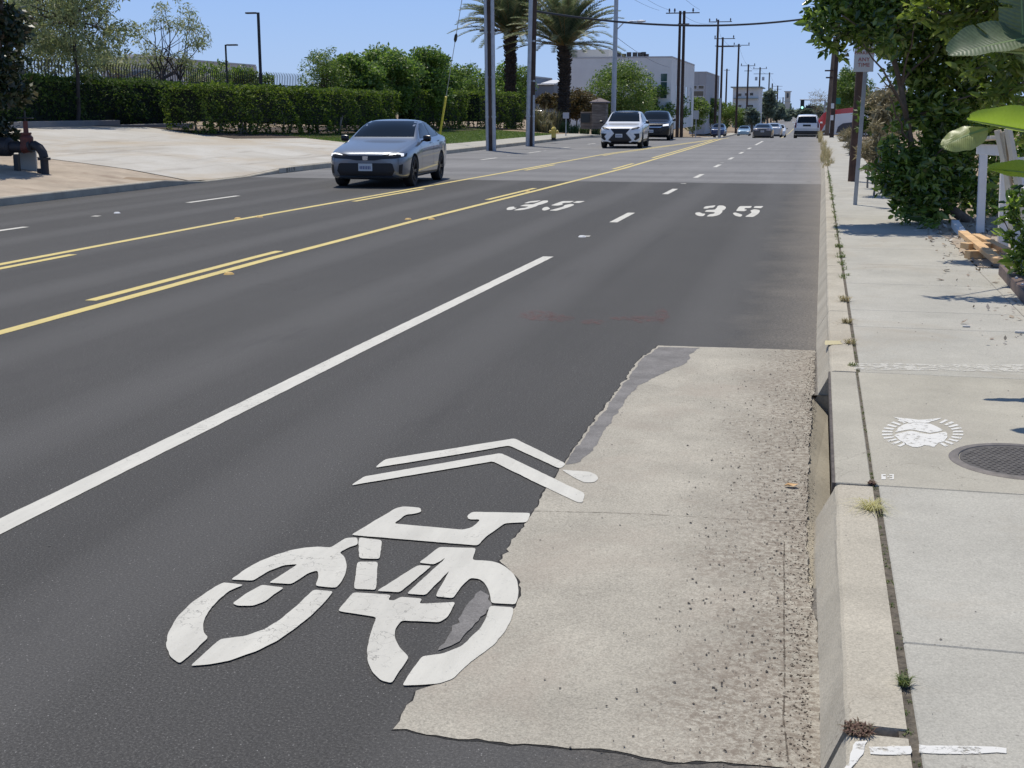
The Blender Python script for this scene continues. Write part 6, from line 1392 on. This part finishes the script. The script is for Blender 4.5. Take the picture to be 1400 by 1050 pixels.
# bird-of-paradise plant: big paddle leaves
bpP = Vector((1.75, 7.3, .15)); bp_ = thing('paradise_plant', 'tall plant with big paddle shaped leaves reaching in from the right edge', 'plant', bpP)
def bigleaf(name, base, tip, width, upv, m, curl=.25, notch=(), droop=.1, stalk=True, fold=.35, seed=0):
    rng = random.Random(seed); base, tip, upv = Vector(base), Vector(tip), Vector(upv).normalized(); ax = tip-base; L = ax.length; d = ax.normalized(); s = d.cross(upv).normalized(); u = s.cross(d)
    nU, nV = 150, 7; V = []; Fc = []
    for sg in (-1, 1):
        off = len(V)
        for i in range(nU+1):
            t = i/nU; w = width*(math.sin(PI*min(1, t**.75*.97+.02))**.62)*(1 if t < .98 else .4); c_ = base+d*L*t-u*(droop*L*t*t)
            for (nt_, nd) in notch:
                if sg == (1 if nd > 0 else -1) and abs(t-nt_) < .014: w *= 1-abs(nd)
            for j in range(nV+1):
                v = j/nV; rp = .004*math.sin(t*19+v*3)*v+.0013*math.sin(t*150-v*9)*min(1, v*4)
                V.append(c_+s*sg*w*v*math.cos(fold*v)+u*(w*v*math.sin(fold*v)*1.0-curl*w*v*v+rp)+d*(v*w*.30))
        for i in range(nU):
            for j in range(nV): a = off+i*(nV+1)+j; Fc.append((a, a+1, a+nV+2, a+nV+1))
    V = [tuple(Vector(p)-bpP) for p in V]; lf = link(name, mesh_np(name, V, Fc, m, True), bp_)
    t = MB(); pts = [base+d*L*q_-u*(droop*L*q_*q_)-u*.004-bpP for q_ in (0, .25, .5, .75, .97)]; t.tube(pts, [.011, .009, .007, .005, .002], 6); t.build('midrib', M['rib'], lf, True)
    if stalk: 
        g0_ = Vector((rng.uniform(-.1, .15), rng.uniform(-.1, .1), .0)); b0 = base-bpP; t = MB(); t.tube([g0_, g0_.lerp(b0, .5)+Vector((.08, 0, .15)), b0], [.028, .02, .011], 8); t.build('leaf_stalk', M['rib'], bp_, True)
def bleaf_mat(name, a, b, tr, trans):
    q = NB(name, .38); q.B.inputs['Specular IOR Level'].default_value = .6
    c = q.ramp(q.noise(3.5, 5, .6), [(.3, a), (.7, b)])
    v = q.ramp(q.noise(1, 2, .5, (60, 10, 60)), [(.3, .82), (.7, 1.15)]); c = q.mix(1.0, c, v, 'MULTIPLY'); q.out(c)
    t_ = q.N.new('ShaderNodeBsdfTranslucent'); t_.inputs[0].default_value = (*tr, 1); mx = q.N.new('ShaderNodeMixShader'); mx.inputs[0].default_value = trans
    q.L.new(q.B.outputs[0], mx.inputs[1]); q.L.new(t_.outputs[0], mx.inputs[2]); q.L.new(mx.outputs[0], q.N['Material Output'].inputs[0]); return q.m
M['rib'] = mat('leaf_rib', (.20, .28, .10), .5)
lfg = bleaf_mat('paddle_leaf_grey', (.07, .10, .05), (.12, .16, .085), (.14, .20, .05), .2); lfb = bleaf_mat('paddle_leaf_bright', (.10, .17, .02), (.15, .24, .03), (.35, .50, .05), .45); lfp = bleaf_mat('paddle_leaf_pale', (.20, .26, .09), (.28, .32, .12), (.45, .50, .15), .35)
def A(x, y, Y): return atY(x, y, Y)
bigleaf('leaf', A(1420, 50, 7.1), A(1299, 66, 6.9), .18, (-.1, -.55, .85), lfg, .25, ((.45, .5),), .08, fold=.5, seed=1)
bigleaf('leaf', A(1440, 75, 7.0), A(1350, 66, 7.0), .05, (0, .2, 1), lfp, .2, (), .02, seed=2)
bigleaf('leaf', A(1400, 80, 7.1), A(1392, -60, 7.1), .12, (-.5, -.8, .1), lfg, .2, ((.5, -.6),), .05, seed=3)
bigleaf('leaf', A(1470, 190, 7.6), A(1322, 163, 7.5), .15, (-.2, .35, .9), lfb, .1, ((.62, .7), (.42, -.5)), .0, fold=.7, seed=4)
bigleaf('leaf', A(1350, 176, 7.52), A(1292, 190, 7.4), .088, (.1, -.6, .7), lfp, .5, (), .22, stalk=False, fold=.2, seed=5)
bigleaf('leaf', A(1470, 245, 7.5), A(1352, 226, 7.4), .10, (-.1, -.55, .8), lfb, .3, (), .05, fold=.5, seed=6)
bigleaf('leaf', A(1480, 20, 7.2), A(1360, -40, 7.3), .12, (0, -.3, .9), lfg, .2, (), .1, seed=7)
bigleaf('leaf', A(1500, 120, 6.6), A(1420, 100, 6.0), .12, (0, -.2, 1), lfg, .2, (), .1, seed=8)
